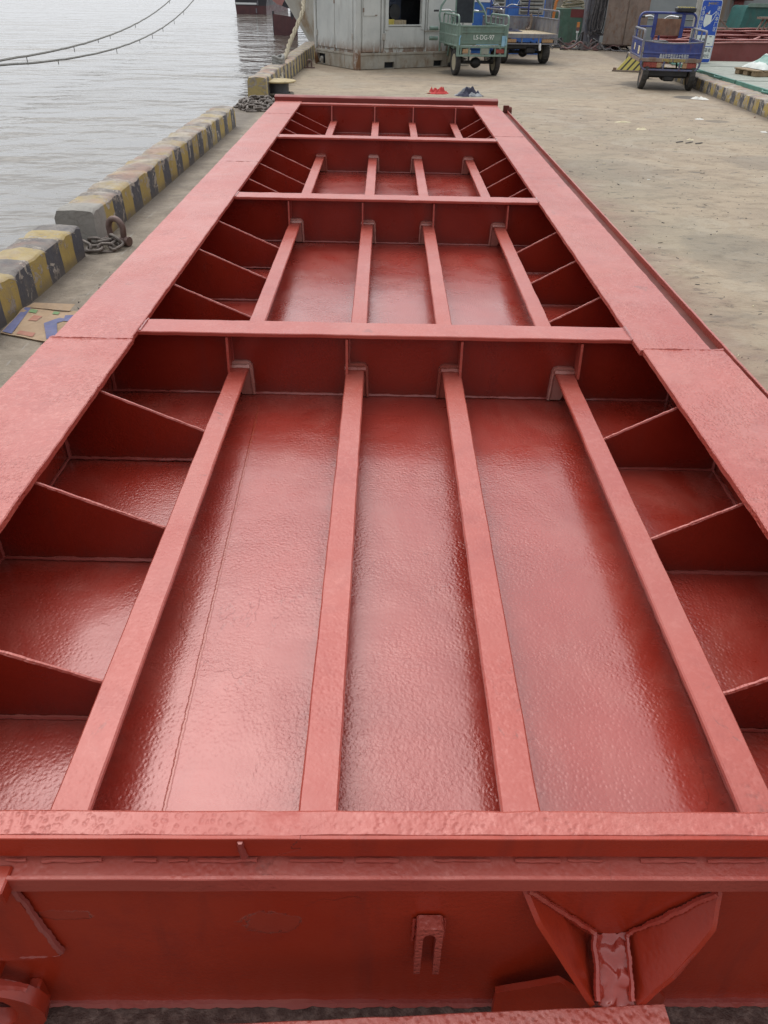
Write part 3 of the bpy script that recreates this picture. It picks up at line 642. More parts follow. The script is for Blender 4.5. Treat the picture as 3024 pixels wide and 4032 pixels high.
# ------------------------------------------------------------------ kerbs
def kx(y): return -2.26+.0165*(y-5)
def kerb(name,y0,y1,h,w,mat_,label,seed,xf=kx,side=-1,steps=.35,group=None,near=None):
    """cast concrete kerb; worn rounded edges, lumpy top"""
    o3=V((xf((y0+y1)/2)+side*w/2,(y0+y1)/2,0)); mb=MB(); n=max(8,int((y1-y0)/.055)); vs=[];fs=[]
    for i in range(n+1):
        y=y0+(y1-y0)*i/n; x=xf(y)
        blk=math.floor(y/.83+seed*.37); hh=h*(1+.07*mn.noise(V((seed+.5,blk*1.7+.3,0))))+.010*mn.noise(V((y*5,seed,1)))
        jn=abs((y/.83+seed*.37)%1-.0); hh-=.014 if min(jn,1-jn)<.035 else 0
        r=.016+.012*mn.noise(V((y*4,seed,5)))
        ends=min(i,n-i); sh=.0 if ends>0 else .018
        prof=[(0,0),(.004,hh*.5),(.008,hh-r-sh),(.012+r*.45,hh-r*.3-sh*.6),(.02+r,hh-sh*.5),(w*.5,hh+.008-sh*.5),(w-.03,hh-.004-sh*.5),(w-.004,hh-.045-sh),(w,0)]
        if ends==0: y+= (.03 if i==0 else -.03)*0
        for (u,z) in prof:
            p=V((x+side*u,y,z)); d=nz(p,6,.010,seed)+nz(p,24,.006,seed)
            if z==0: d=V((d.x*.5,0,0))
            vs.append(p+d)
    k=9
    for i in range(n):
        for j in range(k-1):
            q=(i*k+j,i*k+j+1,(i+1)*k+j+1,(i+1)*k+j); fs.append(q if side>0 else q[::-1])
    a=tuple(range(k)); b=tuple(range(n*k,n*k+k)); fs+= ([a[::-1],b] if side>0 else [a,b[::-1]])
    mb.add(vs,[f[::-1] for f in fs])
    o=mb.build(name,mat_,None,o3,32); return tag(o,label,'kerb',group)
K1=m_kerb('kerb_paint_near',.10,.245,.25,top=.45); K2=m_kerb('kerb_paint_long',.35,.262,.35,top=.85,bare=-2.70); K3=m_kerb('kerb_paint_far',.2,.27,.35,yel=(.40,.31,.13),top=.8); K4=m_kerb('kerb_paint_yard',.62,.245,.55,top=.95)
kerb('concrete_kerb',1.2,5.86,.235,.31,K1,'yellow and black kerb block closest to the cardboard, its far end beside the shackle',1)
kerb('concrete_kerb',6.19,12.2,.262,.32,K2,'long chipped yellow and black kerb between the shackle chain and the bollard chain',2)
kerb('concrete_kerb',15.25,24.9,.335,.34,K3,'faded grey kerb running from the bollard to the grey cabin',3)
kerb('concrete_kerb',10.5,25.5,.228,.42,K4,'yard kerb with yellow black stripes below the green plates',4,xf=lambda y:6.27+.045*(y-13),side=1)
# bare concrete end of the long kerb is left as cast (rough grey corner block)
# ------------------------------------------------------------------ bollard, chains, shackle
bl=empty('mooring_bollard',(-1.97,15.82,0),0,'black mooring bollard with flat ochre disc top at the kerb gap','bollard')
mb=MB(); mb.lathe([(.30,0),(.29,.008),(.245,.014),(.205,.02),(.20,.05),(.198,.225)],n=36); mb.build('drum',M['bolldk'],bl)
mb=MB(); mb.lathe([(.0,.222),(.32,.222),(.333,.230),(.333,.242),(.325,.250),(.0,.254)],n=44); mb.build('disc',M['bolltop'],bl)
mb=MB()
for q in range(2):
    pts=[(.235*math.cos(t)*(1+.14*q),.25*math.sin(t)*(1+.05*q),.028+.008*math.sin(3*t+q)) for t in[2*math.pi*k/40 for k in range(40)]]
    mb.tube(pts,.026,8,closed=True,jit=.006,jf=30)
tag(mb.build('rope_coil',M['mud'],None,(0,0,0)),'dirty rope turns wrapped round the foot of the bollard','rope').location=(-1.97,15.82,0)
def link_pts(L,r):
    pts=[]; a=L/2-r
    for k in range(8): t=-math.pi/2+math.pi*k/7; pts.append((a+r*math.cos(t),r*math.sin(t),0))
    for k in range(8): t=math.pi/2+math.pi*k/7; pts.append((-a+r*math.cos(t),r*math.sin(t),0))
    return pts
def chain(mb,path,L=.10,r=.026,th=.011,seed=0,mi=0):
    rnd=random.Random(seed); d=0; i=0; P=[V(p) for p in path]; acc=[0]
    for a,b in zip(P,P[1:]): acc.append(acc[-1]+(b-a).length)
    n=0; s=L*.3
    while s<acc[-1]:
        while acc[i+1]<s: i+=1
        t=(s-acc[i])/(acc[i+1]-acc[i]); p=P[i].lerp(P[i+1],t); dr=(P[i+1]-P[i]).normalized()
        up=V((0,0,1)); sd=up.cross(dr).normalized(); up=dr.cross(sd)
        an=(R(20) if n%2 else R(70))+rnd.uniform(-.35,.35)
        sd2=sd*math.cos(an)+up*math.sin(an)
        mb.tube([p+dr*q[0]+sd2*q[1] for q in link_pts(L,r)],th,8,mi,closed=True)
        s+=L-2.3*th; n+=1
mb=MB(); pth=[(-2.31,5.99,.05),(-2.24,5.95,.03),(-2.16,5.96,.035),(-2.08,5.99,.03),(-2.04,6.06,.05),(-2.10,6.10,.07),(-2.18,6.07,.06),(-2.26,6.10,.05)]
chain(mb,pth,.115,.030,.0125,3); tag(mb.build('chain',M['chain'],None,(-2.16,6.0,0)),'short rusty chain lying beside the upright shackle','chain')
sh=empty('shackle',(-2.09,6.18,0),R(-22),'large brown rusty bow shackle standing upright on the quay strip','shackle')
mb=MB(); pts=[(-.052,0,.035)]+[(-.060*math.cos(t)*(1 if 1 else 0),0,.115+.068*math.sin(t)) for t in[math.pi*k/14 for k in range(15)]]+[(.052,0,.035)]
mb.tube(pts,[.021]*len(pts),12); 
for sx in(-.05,.05): mb.lathe([(.0,-.018),(.032,-.018),(.034,0),(.032,.018),(0,.018)],(sx,0,.034),(1,0,0),16)
mb.build('bow',M['shackle'],sh)
mb=MB(); mb.lathe([(.0,-.095),(.019,-.095),(.019,.07),(.034,.072),(.034,.10),(0,.10)],(0,0,.034),(1,0,0),14); mb.build('pin',M['shackle'],sh)
mb=MB(); rnd=random.Random(5)
for q in range(5):
    ph=rnd.uniform(0,6); pth=[(-2.12+.30*math.cos(t+ph)*(1-.10*q)+.05*math.sin(5*t),14.30+.62*math.sin(t+ph)*(1-.12*q),.022+.017*q+.008*math.sin(4*t+q)) for t in[6.0*k/26 for k in range(27)]]
    chain(mb,pth,.15,.038,.016,q)
tag(mb.build('chain',M['chain'],None,(-2.12,14.4,0)),'heap of dark heavy chain on the quay in front of the bollard','chain')
mb=MB(); pts=[]; 
cl=[(-1.93,16.1,.10),(-2.02,16.9,.16),(-2.12,17.8,.33),(-2.21,18.7,.37),(-2.26,19.5,.52),(-2.245,20.0,.74),(-2.20,20.5,1.0),(-2.09,21.3,1.27),(-2.02,22.0,1.45),(-1.94,23.6,2.05),(-1.85,26.2,3.3)]
cl=[(-1.93,16.1,.10),(-2.05,17.1,.17),(-2.20,18.2,.34),(-2.22,18.9,.36)]+[(-2.21,19.5,.20+.20)]+[(-2.18,20.0,.57),(-2.10,20.5,.79),(-1.985,21.3,1.13),(-2.01,22.0,1.35),(-1.97,23.6,1.95),(-1.85,26.2,3.0)]
def smooth(P,n=6):
    P=[V(p) for p in P]; out=[]
    for i in range(len(P)-1):
        a,b,c,d=P[max(i-1,0)],P[i],P[i+1],P[min(i+2,len(P)-1)]
        for k in range(n):
            t=k/n; out.append(.5*((2*b)+(c-a)*t+(2*a-5*b+4*c-d)*t*t+(3*b-a-3*c+d)*t**3))
    out.append(P[-1]); return out
C=smooth(cl,9)
for st in range(3):
    P=[]; 
    for i,p in enumerate(C):
        t=i*.55+st*2.09; P.append(p+V((math.cos(t)*.026,0,math.sin(t)*.026)))
    mb.tube(P,.026,8,jit=.006,jf=18,seed=st)
tag(mb.build('mooring_rope',M['rope'],None,(-1.95,16.1,0)),'thick frayed tan mooring rope rising from the bollard past the rusty bow','rope')
mb=MB()
for q in range(3):
    mb.tube([(-2.20+.10*math.cos(t),18.0+.26*math.sin(t),.35+.05*q+.02*math.sin(2*t)) for t in[2*math.pi*k/24 for k in range(24)]],.03,8,closed=True,jit=.01,jf=20)
tag(mb.build('rope_coil',M['ropegrey'],None,(-2.2,18.0,0)),'small coil of grey rope lying on the faded kerb behind the bollard','rope')
mb=MB(); mb.box((0,0,.012),(.26,.12,.024),0,.004); mb.tube([(-.05,0,.02),(-.05,0,.11)]+[(.05*-math.cos(t),0,.11+.05*math.sin(t)) for t in[math.pi*k/8 for k in range(1,8)]]+[(.05,0,.11),(.05,0,.02)],.02,8)
tag(mb.build('ground_ring',M['shackle'],None,(0,0,0)),'small steel ring on a base plate by the faded kerb','ground ring').location=(-1.86,21.3,0)
sh.scale=(1.12,1.12,1.08)
# two slack mooring lines over the water
def line(A,B,sag,r,label,seed):
    A,B=V(A),V(B); mb=MB(); P=[]
    for k in range(61):
        t=k/60; p=A.lerp(B,t); p.z-=sag*4*t*(1-t); P.append(p+V((0,0,.02*mn.noise(V((t*40,seed,0))))))
    mb.tube(P,r,6)
    rnd=random.Random(seed)
    for k in range(9):
        q=P[rnd.randrange(4,56)]; mb.tube([q,q+V((0,0,-.12-.12*rnd.random()))],.014,4)
    return tag(mb.build('mooring_rope',M['ropegrey'],None,tuple(A)),label,'rope')
line((-10.2,22.0,-.12),(-15.9,74,1.55),.95,.032,'upper of two slack grey mooring lines over the water, with hanging strands',1)
line((-9.9,22.0,-.16),(-14.2,74,1.75),1.35,.032,'lower smoother of the two slack grey mooring lines crossing the water',2)
line((-31,60,.55),(-29,84,1.9),.25,.045,'short grey mooring line at the far top left over the water',3)

# ------------------------------------------------------------------ cardboard, cloths, litter
cb=MB(); T=(0,0,.006)
def cp(u,v,z=.012): # u across, v along the flattened carton
    a,b,c,d=V((-2.24,4.30,z)),V((-1.78,4.12,z)),V((-1.76,4.62,z)),V((-2.25,4.70,z))
    p=a.lerp(b,u).lerp(d.lerp(c,u),v); p.z+=.012*mn.noise(V((u*3,v*3,1)))+.010*v; return p
cb.grid(lambda u,v:cp(u,v),14,14); cb.grid(lambda u,v:cp(u,v,.004),14,14,0,True)
def pr(poly,mi,z): cb.add([cp(u,v,z) for u,v in poly],[tuple(range(len(poly)))],mi)
pr([(.02,.03),(.16,.03),(.10,.97),(.02,.97)],1,.0155)
pr([(.66,.06),(.80,.10),(.62,.52),(.72,.74),(.56,.74),(.46,.46)],1,.0155); pr([(.60,.86),(.66,.62),(.92,.66),(.95,.93)],1,.0155)
pr([(.22,.05),(.46,.05),(.45,.18),(.22,.18)],2,.0155); pr([(.22,.50),(.34,.50),(.34,.72),(.22,.72)],2,.0155); pr([(.12,.80),(.22,.80),(.21,.92),(.12,.92)],3,.0157); pr([(.42,.86),(.50,.86),(.50,.94),(.42,.94)],3,.0155)
cb.add([cp(.02,.97,.016),cp(.62,.97,.018),cp(.66,1.10,.035),cp(.10,1.12,.03)],[(0,1,2,3)],0)
tag(cb.build('cardboard_box',[M['card'],M['cardblue'],M['cardred'],M['cardgreen']],None,(-2.0,4.4,0),60),'flattened printed cardboard box with blue marks lying beside the kerb','cardboard box')
def crumple(mb,rx,ry,h,seed,n=22,mi=0,mi2=None,f=5):
    def fn(u,v):
        t=u*2*math.pi; r=v; ed=1+.28*mn.noise(V((math.cos(t)*1.4,math.sin(t)*1.4,seed)))
        x=rx*r*math.cos(t)*ed; y=ry*r*math.sin(t)*ed
        hz=(1-r**1.7)*h*(.22+1.5*abs(mn.noise(V((x/rx*2.1,y/ry*2.1,seed+3)))))+h*.30*abs(mn.noise(V((x/rx*f,y/ry*f,seed))))*(1-r**6)
        return V((x,y,max(.003,hz)))
    b=len(mb.f); mb.grid(fn,n*2,n,mi,True)
    if mi2 is not None:
        for q in range(b,len(mb.f)):
            p=V(mb.v[mb.f[q][0]])
            if mn.noise(V((p.x*4,p.y*6,seed+9)))>.08: mb.m[q]=mi2
mb=MB(); crumple(mb,.20,.14,.15,2,26,0,None,7); mb.plate([(-.26,-.05,.005),(-.14,-.06,.02),(-.13,.0,.03)],(0,0,.006),1)
tag(mb.build('cloth',[M['redcloth'],M['wood']],None,(0,0,0),60),'crumpled red cloth on the ground beyond the hatch cover','cloth').location=(.99,16.68,0)
mb=MB(); crumple(mb,.30,.20,.15,8,30,0,1,4)
tag(mb.build('cloth',[M['greycloth'],M['navycloth']],None,(0,0,0),60),'rumpled grey and navy clothing bundle beside the red cloth','cloth').location=(1.55,16.46,0)
LIT=[((3.72,13.42),.15,.05,.03,'paper','cream crumpled paper, the longest scrap on the yard floor',.2),
 ((3.82,12.72),.085,.055,.035,'paper','folded cream carton scrap just nearer than the long cream paper',.1),
 ((4.27,11.85),.06,.04,.02,'paper','small tan paper scrap with dark sticks beside it',.4),
 ((5.10,13.95),.08,.05,.02,'paperw','white torn tissue lying beside a small dark stain',.1),
 ((6.02,16.70),.16,.08,.06,'paperw','white crumpled wrapper by the yard kerb near the blue tricycle',-.5),
 ((5.66,12.72),.045,.05,.02,'paperw','small square white scrap at the right edge of the yard',.9),
 ((2.92,9.10),.02,.012,.008,'paperw','tiny white chip on the ground to the right of the hatch cover',.2),
 ((-1.02,14.7),.05,.02,.012,'paperw','tiny pale scrap on the floor left of the hatch far end',.0)]
for i,((x,y),rx,ry,h,m_,lb,rz) in enumerate(LIT):
    mb=MB(); crumple(mb,rx,ry,h,20+i,10,0,None,3); o=tag(mb.build('paper_scrap',M[m_],None,(0,0,0),60),lb,'litter'); o.location=(x,y,0); o.rotation_euler=(0,0,rz)
LIT2=[((4.06,11.62),.16,.5,'three thin dark sticks lying beside the small tan paper scrap',3),((6.16,14.30),.16,.9,'single short wooden stick lying by the foot of the yard kerb',1)]
for (x,y),L,rz,lb,n in LIT2:
    mb=MB()
    for k in range(n): mb.bar((-L/2+.09*k,-.09*k,.008),(L/2+.09*k,.03-.09*k,.008),.012,.010,n=4,jit=.004)
    o=tag(mb.build('stick',M['plybrown'] if n==1 else M['cabledk'],None,(0,0,0)),lb,'stick'); o.location=(x,y,0); o.rotation_euler=(0,0,rz)

mb=MB(); rnd=random.Random(21)
for q in range(1500):
    if q%4==0:
        y=rnd.uniform(1.0,13.5); x=rnd.uniform(-2.05+.0165*y,-1.45)
    else:
        y=1.8+13.5*rnd.random()**1.2; x=rnd.uniform(1.55,6.0)
    L=rnd.choice([.004,.005,.006,.008,.012,.022])*rnd.uniform(.8,1.7); W2=L*rnd.uniform(.25,.8) if L<.012 else .0035; an=rnd.uniform(0,3.14); h=rnd.uniform(.002,.007)
    cs,sn=math.cos(an),math.sin(an); P=[]
    for (u,v) in((-1,-.5),(.1,-1),(1,-.2),(.6,.9),(-.5,.8)):
        u*=L*rnd.uniform(.7,1.1); v*=W2*rnd.uniform(.7,1.1); P.append((x+u*cs-v*sn,y+u*sn+v*cs))
    mb.add([(a,b,.0005) for a,b in P]+[(x+(a-x)*.7,y+(b-y)*.7,h) for a,b in P],[(0,1,6,5),(1,2,7,6),(2,3,8,7),(3,4,9,8),(4,0,5,9),(5,6,7,8,9)],rnd.choice([0,0,0,1,1,2]))
tag(mb.build('gravel',[M['cabledk'],M['mud'],M['paper']]),'scattered grit, chips and twigs lying loose on the quay concrete','gravel',kind='stuff')

# ------------------------------------------------------------------ grey work cabin
CO=V((-.72,20.96,0)); a_=math.atan2(.559,.829)
cab=empty('work_cabin',CO,a_,'pale grey rusty steel work cabin with fork pockets at the quay edge','cabin')
LA,LB,HT=3.45,1.95,2.45
def cbx(mb,x0,x1,y0,y1,z0,z1,mi=0,ch=.004): return mb.box(((x0+x1)/2,(y0+y1)/2,(z0+z1)/2),(abs(x1-x0),abs(y1-y0),abs(z1-z0)),mi,ch)
# wall shell with a window opening (front at local y=0, left wall at local x=0)
mb=MB(); WX0,WX1,WZ0,WZ1=.88,1.84,.91,1.75
cbx(mb,.06,WX0,.02,.06,.33,HT); cbx(mb,WX1,LA,.02,.06,.33,HT); cbx(mb,WX0,WX1,.02,.06,.33,WZ0-.002); cbx(mb,WX0,WX1,.02,.06,WZ1,HT)
cbx(mb,.02,.06,.06,LB,.33,HT); cbx(mb,LA-.04,LA,.06,LB,.33,HT); cbx(mb,.06,LA-.04,LB-.04,LB,.33,HT)
mb.build('wall',M['cabin'],cab)
mb=MB(); cbx(mb,-.03,LA+.03,-.03,LB+.03,HT,HT+.06); mb.build('roof',M['cabin'],cab)
mb=MB(); cbx(mb,.07,LA-.05,.07,LB-.05,.33,.37); cbx(mb,.07,LA-.05,.9,.94,.37,HT-.02); mb.build('floor_panel',M['dark'],cab)
# base rail with pockets
def rail(segs,axis,mb):
    pass
mb=MB(); xs=[0,.80,1.09,2.28,2.56,LA]
for k in range(0,5,2): cbx(mb,xs[k],xs[k+1],0,.08,.01,.29)
for k in(1,3): cbx(mb,xs[k],xs[k+1],0,.08,.145,.29); cbx(mb,xs[k],xs[k+1],0,.08,.004,.022); cbx(mb,xs[k],xs[k+1],.10,.6,.02,.15,1)
cbx(mb,-.012,LA,-.012,.09,.291,.345,0,.006)
ys=[.09,1.47,1.88,LB]
for k in(0,2): cbx(mb,0,.08,ys[k],ys[k+1],.01,.29)
cbx(mb,0,.08,ys[1],ys[2],.245,.29); cbx(mb,0,.08,ys[1],ys[2],.004,.03); cbx(mb,.10,.5,ys[1],ys[2],.03,.25,1)
cbx(mb,-.012,.09,.09,LB,.291,.345,0,.006)
cbx(mb,.08,LA,.2,LB,.012,.28,1)
mb.build('base_rail',[M['rail'],M['dark']],cab)
mb=MB(); cbx(mb,-.018,.115,-.018,.115,.0,HT-.001,0,.012); mb.build('corner_post',M['cabin'],cab)
mb=MB(); cbx(mb,-.018,.10,LB-.08,LB+.018,.0,HT-.001,0,.012); mb.build('corner_post',M['cabin'],cab)
for y0,y1 in((.145,.955),(.97,1.80)):
    mb=MB(); cbx(mb,-.014,.018,y0,y1,.40,HT-.12,0,.008); mb.build('door',M['cabin'],cab)
for z0,z1 in((.34,.47),(1.30,1.42)):
    mb=MB(); cbx(mb,-.024,.0,.945,.985,z0,z1,0); mb.build('door_bolt',M['brown'],cab)
for yy in(.14,1.80):
    for zz in(.68,1.55):
        mb=MB(); cbx(mb,-.034,-.012,yy-.03,yy+.03,zz-.06,zz+.06,0,.006); mb.build('hinge',M['steelpost'],cab)
# front: panel with inspection hatch, framed window, lower panel
mb=MB(); cbx(mb,.16,.66,-.008,.018,.36,HT-.1,0,.008); mb.build('front_panel',M['cabin'],cab)
mb=MB(); cbx(mb,.19,.55,-.022,-.006,1.085,1.62,0,.006); cbx(mb,.50,.56,-.03,-.02,1.09,1.11,1); cbx(mb,.17,.20,-.03,-.015,1.16,1.24,1); mb.build('inspection_hatch',[M['cabin'],M['brown']],cab)
mb=MB()
for x0,x1,z0,z1 in((WX0-.09,WX0,.80,WZ1+.08),(WX1,WX1+.09,.80,WZ1+.08),(WX0,WX1,WZ0-.03,WZ0),(WX0,WX1,WZ1,WZ1+.08)): cbx(mb,x0,x1,-.028,.02,z0,z1,0,.006)
mb.build('window_frame',M['cabin'],cab)
mb=MB(); cbx(mb,.78,1.94,-.012,.018,.43,.868,0,.01); mb.build('lower_panel',M['cabin'],cab)
mb=MB(); cbx(mb,.70,.80,-.03,-.01,.60,.74,0,.006); mb.build('latch',M['steelpost'],cab)
mb=MB(); cbx(mb,1.93,2.40,-.034,-.012,.762,.785,0,.004); mb.build('hasp_bar',M['rail'],cab)
for x0,x1 in((.685,.735),(1.975,2.0),(3.14,3.18)):
    mb=MB(); cbx(mb,x0,x1,-.018,.018,.35,HT-.05,0,.006); mb.build('wall_rib',M['cabin'],cab)
for x0,x1,z0 in((2.04,3.10,.80),):
    mb=MB(); cbx(mb,x0,x1,-.008,.018,z0,HT-.1,0,.008); mb.build('front_panel',M['cabin'],cab)
# machine seen through the window
mc=empty('generator_set',CO+Matrix.Rotation(a_,3,'Z')@V((1.1,.5,.372)),a_,'dark blue generator with a round pale gauge seen through the cabin window','machine')
mb=MB(); cbx(mb,-.10,.5,.0,.35,0,1.5,0,.02); cbx(mb,.06,.3,-.08,0,.62,1.0,0,.02); mb.build('body',M['navy'],mc)
mb=MB(); cbx(mb,-.3,.45,-.30,-.1,.44,.62,0,.01); mb.build('tray',M['wood'],mc)
mb=MB(); cbx(mb,-.30,.08,-.32,-.30,.50,.64,0,.004); mb.build('yellow_box',M['yellow'],mc)
mb=MB(); mb.lathe([(0,0),(.085,0),(.09,-.012),(.08,-.022),(0,-.026)],(-.02,-.02,.90),(0,1,0),20); mb.build('gauge',M['lampglass'],mc).scale=(.62,1,1)
mb=MB(); mb.tube([(-.04,-.08,.80),(-.04,-.08,.64)],.022,8); mb.build('bottle',M['lampglass'],mc)
mb=MB(); mb.lathe([(0,0),(.16,0),(.16,.05),(0,.05)],(.22,-.14,.78),(0,1,0),20); mb.build('pulley',M['black'],mc)
mb=MB(); mb.tube([(-.09,0,0),(.05,0,.06),(.12,.02,.03)],.035,8); mb.lathe([(0,-.03),(.06,-.03),(.06,.03),(0,.03)],(-.04,0,.07),(0,1,0),12)
o=tag(mb.build('shackle',M['steelpost'],None,(0,0,0)),'small grey shackle tucked in the left fork pocket of the cabin','shackle'); o.location=CO+Matrix.Rotation(a_,3,'Z')@V((.02,1.68,.055)); o.rotation_euler=(0,0,a_+1.2)

# ------------------------------------------------------------------ cargo tricycles (local: rear at y=0, front +y)
def wheel(par,loc,r,wd,lean=0,rimm='rimcream'):
    mb=MB(); k=wd/2
    mb.lathe([(r*.60,-k*.7),(r*.72,-k),(r*.90,-k*.98),(r*.97,-k*.72),(r,-k*.3),(r,k*.3),(r*.97,k*.72),(r*.90,k*.98),(r*.72,k),(r*.60,k*.7),(r*.60,-k*.7)],(0,0,0),(1,0,0),30)
    for q in range(24):
        t=2*math.pi*q/24; M3=Matrix.Rotation(t,3,'X'); mb.box(M3@V((0,0,r)),(wd*.72,.018,.012),0,0,M3)
    w=mb.build('wheel',M['rubber'],par); w.location=loc; w.rotation_euler=(0,lean,0)
    mb=MB(); mb.lathe([(r*.63,-k*.78),(r*.55,-k*.5),(r*.30,-k*.25),(r*.2,-k*.5),(.001,-k*.55)],(0,0,0),(1,0,0),24); mb.lathe([(.001,k*.55),(r*.2,k*.5),(r*.30,k*.25),(r*.55,k*.5),(r*.63,k*.78)],(0,0,0),(1,0,0),24)
    mb.build('rim',M[rimm],w)
def arch(x0,x1,z0,z1,y,r=.12,lean=0):
    P=[(x0,y,z0)]
    for k in range(6): t=math.pi-math.pi/2*k/5; P.append((x0+r+r*math.cos(t),y,z1-r+r*math.sin(t)))
    for k in range(6): t=math.pi/2-math.pi/2*k/5; P.append((x1-r+r*math.cos(t),y,z1-r+r*math.sin(t)))
    P.append((x1,y,z0)); return P
def siderail(x,y0,y1,z0,z1,r=.08):
    P=[(x,y0,z0)]
    for k in range(5): t=math.pi-math.pi/2*k/4; P.append((x,y0+r+r*math.cos(t),z1-r+r*math.sin(t)))
    for k in range(5): t=math.pi/2-math.pi/2*k/4; P.append((x,y1-r+r*math.cos(t),z1-r+r*math.sin(t)))
    P.append((x,y1,z0)); return P
def front_end(t,L,fr,r,hz=1.22,wid=.36,frm='tgreen'):
    wheel(t,(0,L+.95,r),r,.10)
    mb=MB()
    for sx in(-.08,.08): mb.tube([(sx,L+.95,r),(sx,L+.80,.62),(sx*.6,L+.72,hz-.12)],.022,8)
    mb.tube([(0,L+.80,.60),(0,L+.2,.42),(0,L-.1,.45)],.035,8); mb.build('fork',fr,t)
    mb=MB(); mb.tube(smooth([(-wid-.10,L+.42,hz),(-wid,L+.46,hz+.005),(-.20,L+.62,hz+.02),(-.06,L+.70,hz-.06),(.06,L+.70,hz-.06),(.20,L+.62,hz+.02),(wid,L+.46,hz+.005),(wid+.10,L+.42,hz)],5),.014,8)
    h=mb.build('handlebar',M['chrome'],t)
    for sx in(-1,1):
        mb=MB(); mb.tube([(sx*(wid+.10),L+.42,hz),(sx*(wid-.02),L+.46,hz+.003)],.021,8); mb.build('grip',M['black'],h)
    mb=MB(); mb.lathe([(0,-.05),(.06,-.04),(.085,.0),(.085,.03),(0,.035)],(0,L+.86,hz-.16),(0,1,0),16); mb.build('headlight',M['chrome'],t)
    mb=MB(); cbx(mb,-.17,.17,L+.03,L+.40,.70,.80,0,.03); mb.build('seat',M['black'],t)
    mb=MB(); cbx(mb,-.14,.14,L+.06,L+.36,.42,.70,0,.02); cbx(mb,-.10,.10,L+.36,L+.66,.55,.74,0,.04); mb.build('tank',fr,t)
    mb=MB(); mb.grid(lambda u,v:V((-.06+.12*v,L+.95+(r+.05)*math.cos(.3+2.2*u),r+(r+.05)*math.sin(.3+2.2*u))),12,4); mb.build('mudguard',fr,t)
def under(t,w,y,r,z=.26):
    mb=MB(); mb.tube([(-w/2+.10,y,r),(w/2-.10,y,r)],.035,10); mb.lathe([(0,-.12),(.06,-.11),(.10,-.06),(.115,0),(.10,.06),(.06,.11),(0,.12)],(0,y,r-.01),(1,0,0),16)
    for sx in(-.33,.33):
        for q in range(3): mb.bar((sx,y-.32+.06*q,r+.09-.025*q),(sx,y+.32-.06*q,r+.09-.025*q),.05,.012)
    for sx in(-.38,-.2,.2,.38): mb.tube([(sx,y-.1,r+.02),(sx*.9,y-.02,r+.24)],.016,6)
    mb.build('rear_axle',M['black'],t)

# --- sage green tricycle with tailgate
tg=empty('cargo_tricycle',(2.12,20.03,0),R(12),'sage green cargo tricycle with white lettering on its closed tailgate','cargo tricycle','cargo tricycles parked in the yard')
w=1.14; L=1.55; fr=M['tgreen']
mb=MB(); cbx(mb,-w/2,w/2,.03,L,.585,.605); 
for y in(.3,.7,1.1): cbx(mb,-w/2,w/2,y,y+.05,.54,.585)
mb.build('cargo_bed',M['tgreend'],tg)
mb=MB(); cbx(mb,-w/2+.04,w/2-.04,.0,.018,.62,.985)
for z in(.975,.865,.66): cbx(mb,-w/2+.03,w/2-.03,-.018,.0,z-.018,z+.018,0,.006)
for sx in(-1,1): cbx(mb,sx*(w/2-.06)-.025,sx*(w/2-.06)+.025,-.016,.0,.62,.985,0,.006)
cbx(mb,-.15,.38,-.010,-.0005,.626,.645,1); cbx(mb,.44,.52,-.022,-.016,.60,.80,1); 
gt=mb.build('tailgate',[M['tgreend'],M['skyblue']],tg)
text('LS-DG-97',.125,'lettering',M['signwhite'],gt,(.02,-.004,.765),(R(90),0,0),.002,.95)
for sx in(-1,1):
    x=sx*w/2; mb=MB(); cbx(mb,x-.008,x+.008,.02,L,.60,.98,1)
    for y in(.02,.5,1.0,L-.03): cbx(mb,x-sx*.004-.02,x-sx*.004+.02,y-.02,y+.02,.40 if y in(.02,L-.03) else .58,.99,0,.005)
    for z in(.60,.79,.98): cbx(mb,x-.017,x+.017,.02,L,z-.016,z+.016,0,.005)
    sp_=mb.build('side_panel',[fr,M['tgreend']],tg)
    mb=MB(); mb.tube(siderail(x,.0,1.25,.98,1.175,.09),.02,8)
    for y in(.35,.62,.9): mb.tube([(x,y,.98),(x,y,1.17)],.014,6)
    mb.build('guard_rail',fr,tg)
    mb=MB(); cbx(mb,x-sx*.02-.02,x-sx*.02+.02,-.02,.02,.40,1.02,0,.005); mb.tube([(x-sx*.03,-.02,.62),(x-sx*.03,-.02,.75),(x-sx*.05,-.03,.80)],.014,6,1); mb.build('corner_post',[fr,M['skyblue']],tg)
mb=MB(); cbx(mb,-w/2,w/2,-.01,.03,.40,.44,0,.005); cbx(mb,-w/2,w/2,-.01,.03,.565,.60,0,.005)
for x in(-.49,-.30,-.02,.16,.31,.42): cbx(mb,x-.016,x+.016,-.008,.028,.44,.565,0,.004)
cbx(mb,-.25,-.06,-.014,.0,.60,.62,1); cbx(mb,.24,.36,-.014,0,.60,.618,1)
mb.build('rear_bumper',[fr,M['chrome']],tg)
for x0,x1,m_ in((.33,.52,'lampred'),(-.45,-.32,'lampamb')):
    mb=MB(); cbx(mb,x0,x1,-.012,.02,.465,.545,0,.008); mb.build('tail_light',M[m_],tg)
mb=MB(); cbx(mb,-.01,.15,-.013,.006,.45,.56,0,.004); mb.build('number_plate',M['gplate'],tg)
mb=MB(); mb.tube([(-.57,L-.02,.98),(-.60,L,1.12),(-.56,L+.02,1.30),(-.44,L+.03,1.46),(-.26,L+.03,1.52),(.10,L+.03,1.52),(.28,L+.03,1.46),(.44,L+.02,1.30),(.53,L,1.14),(.55,L-.02,.98)],.025,8)
for x in(-.20,.22): mb.tube([(x,L,.98),(x,L+.03,1.51)],.022,8)
mb.tube([(-.58,L,1.20),(.52,L,1.20)],.014,6); mb.build('front_frame',fr,tg)
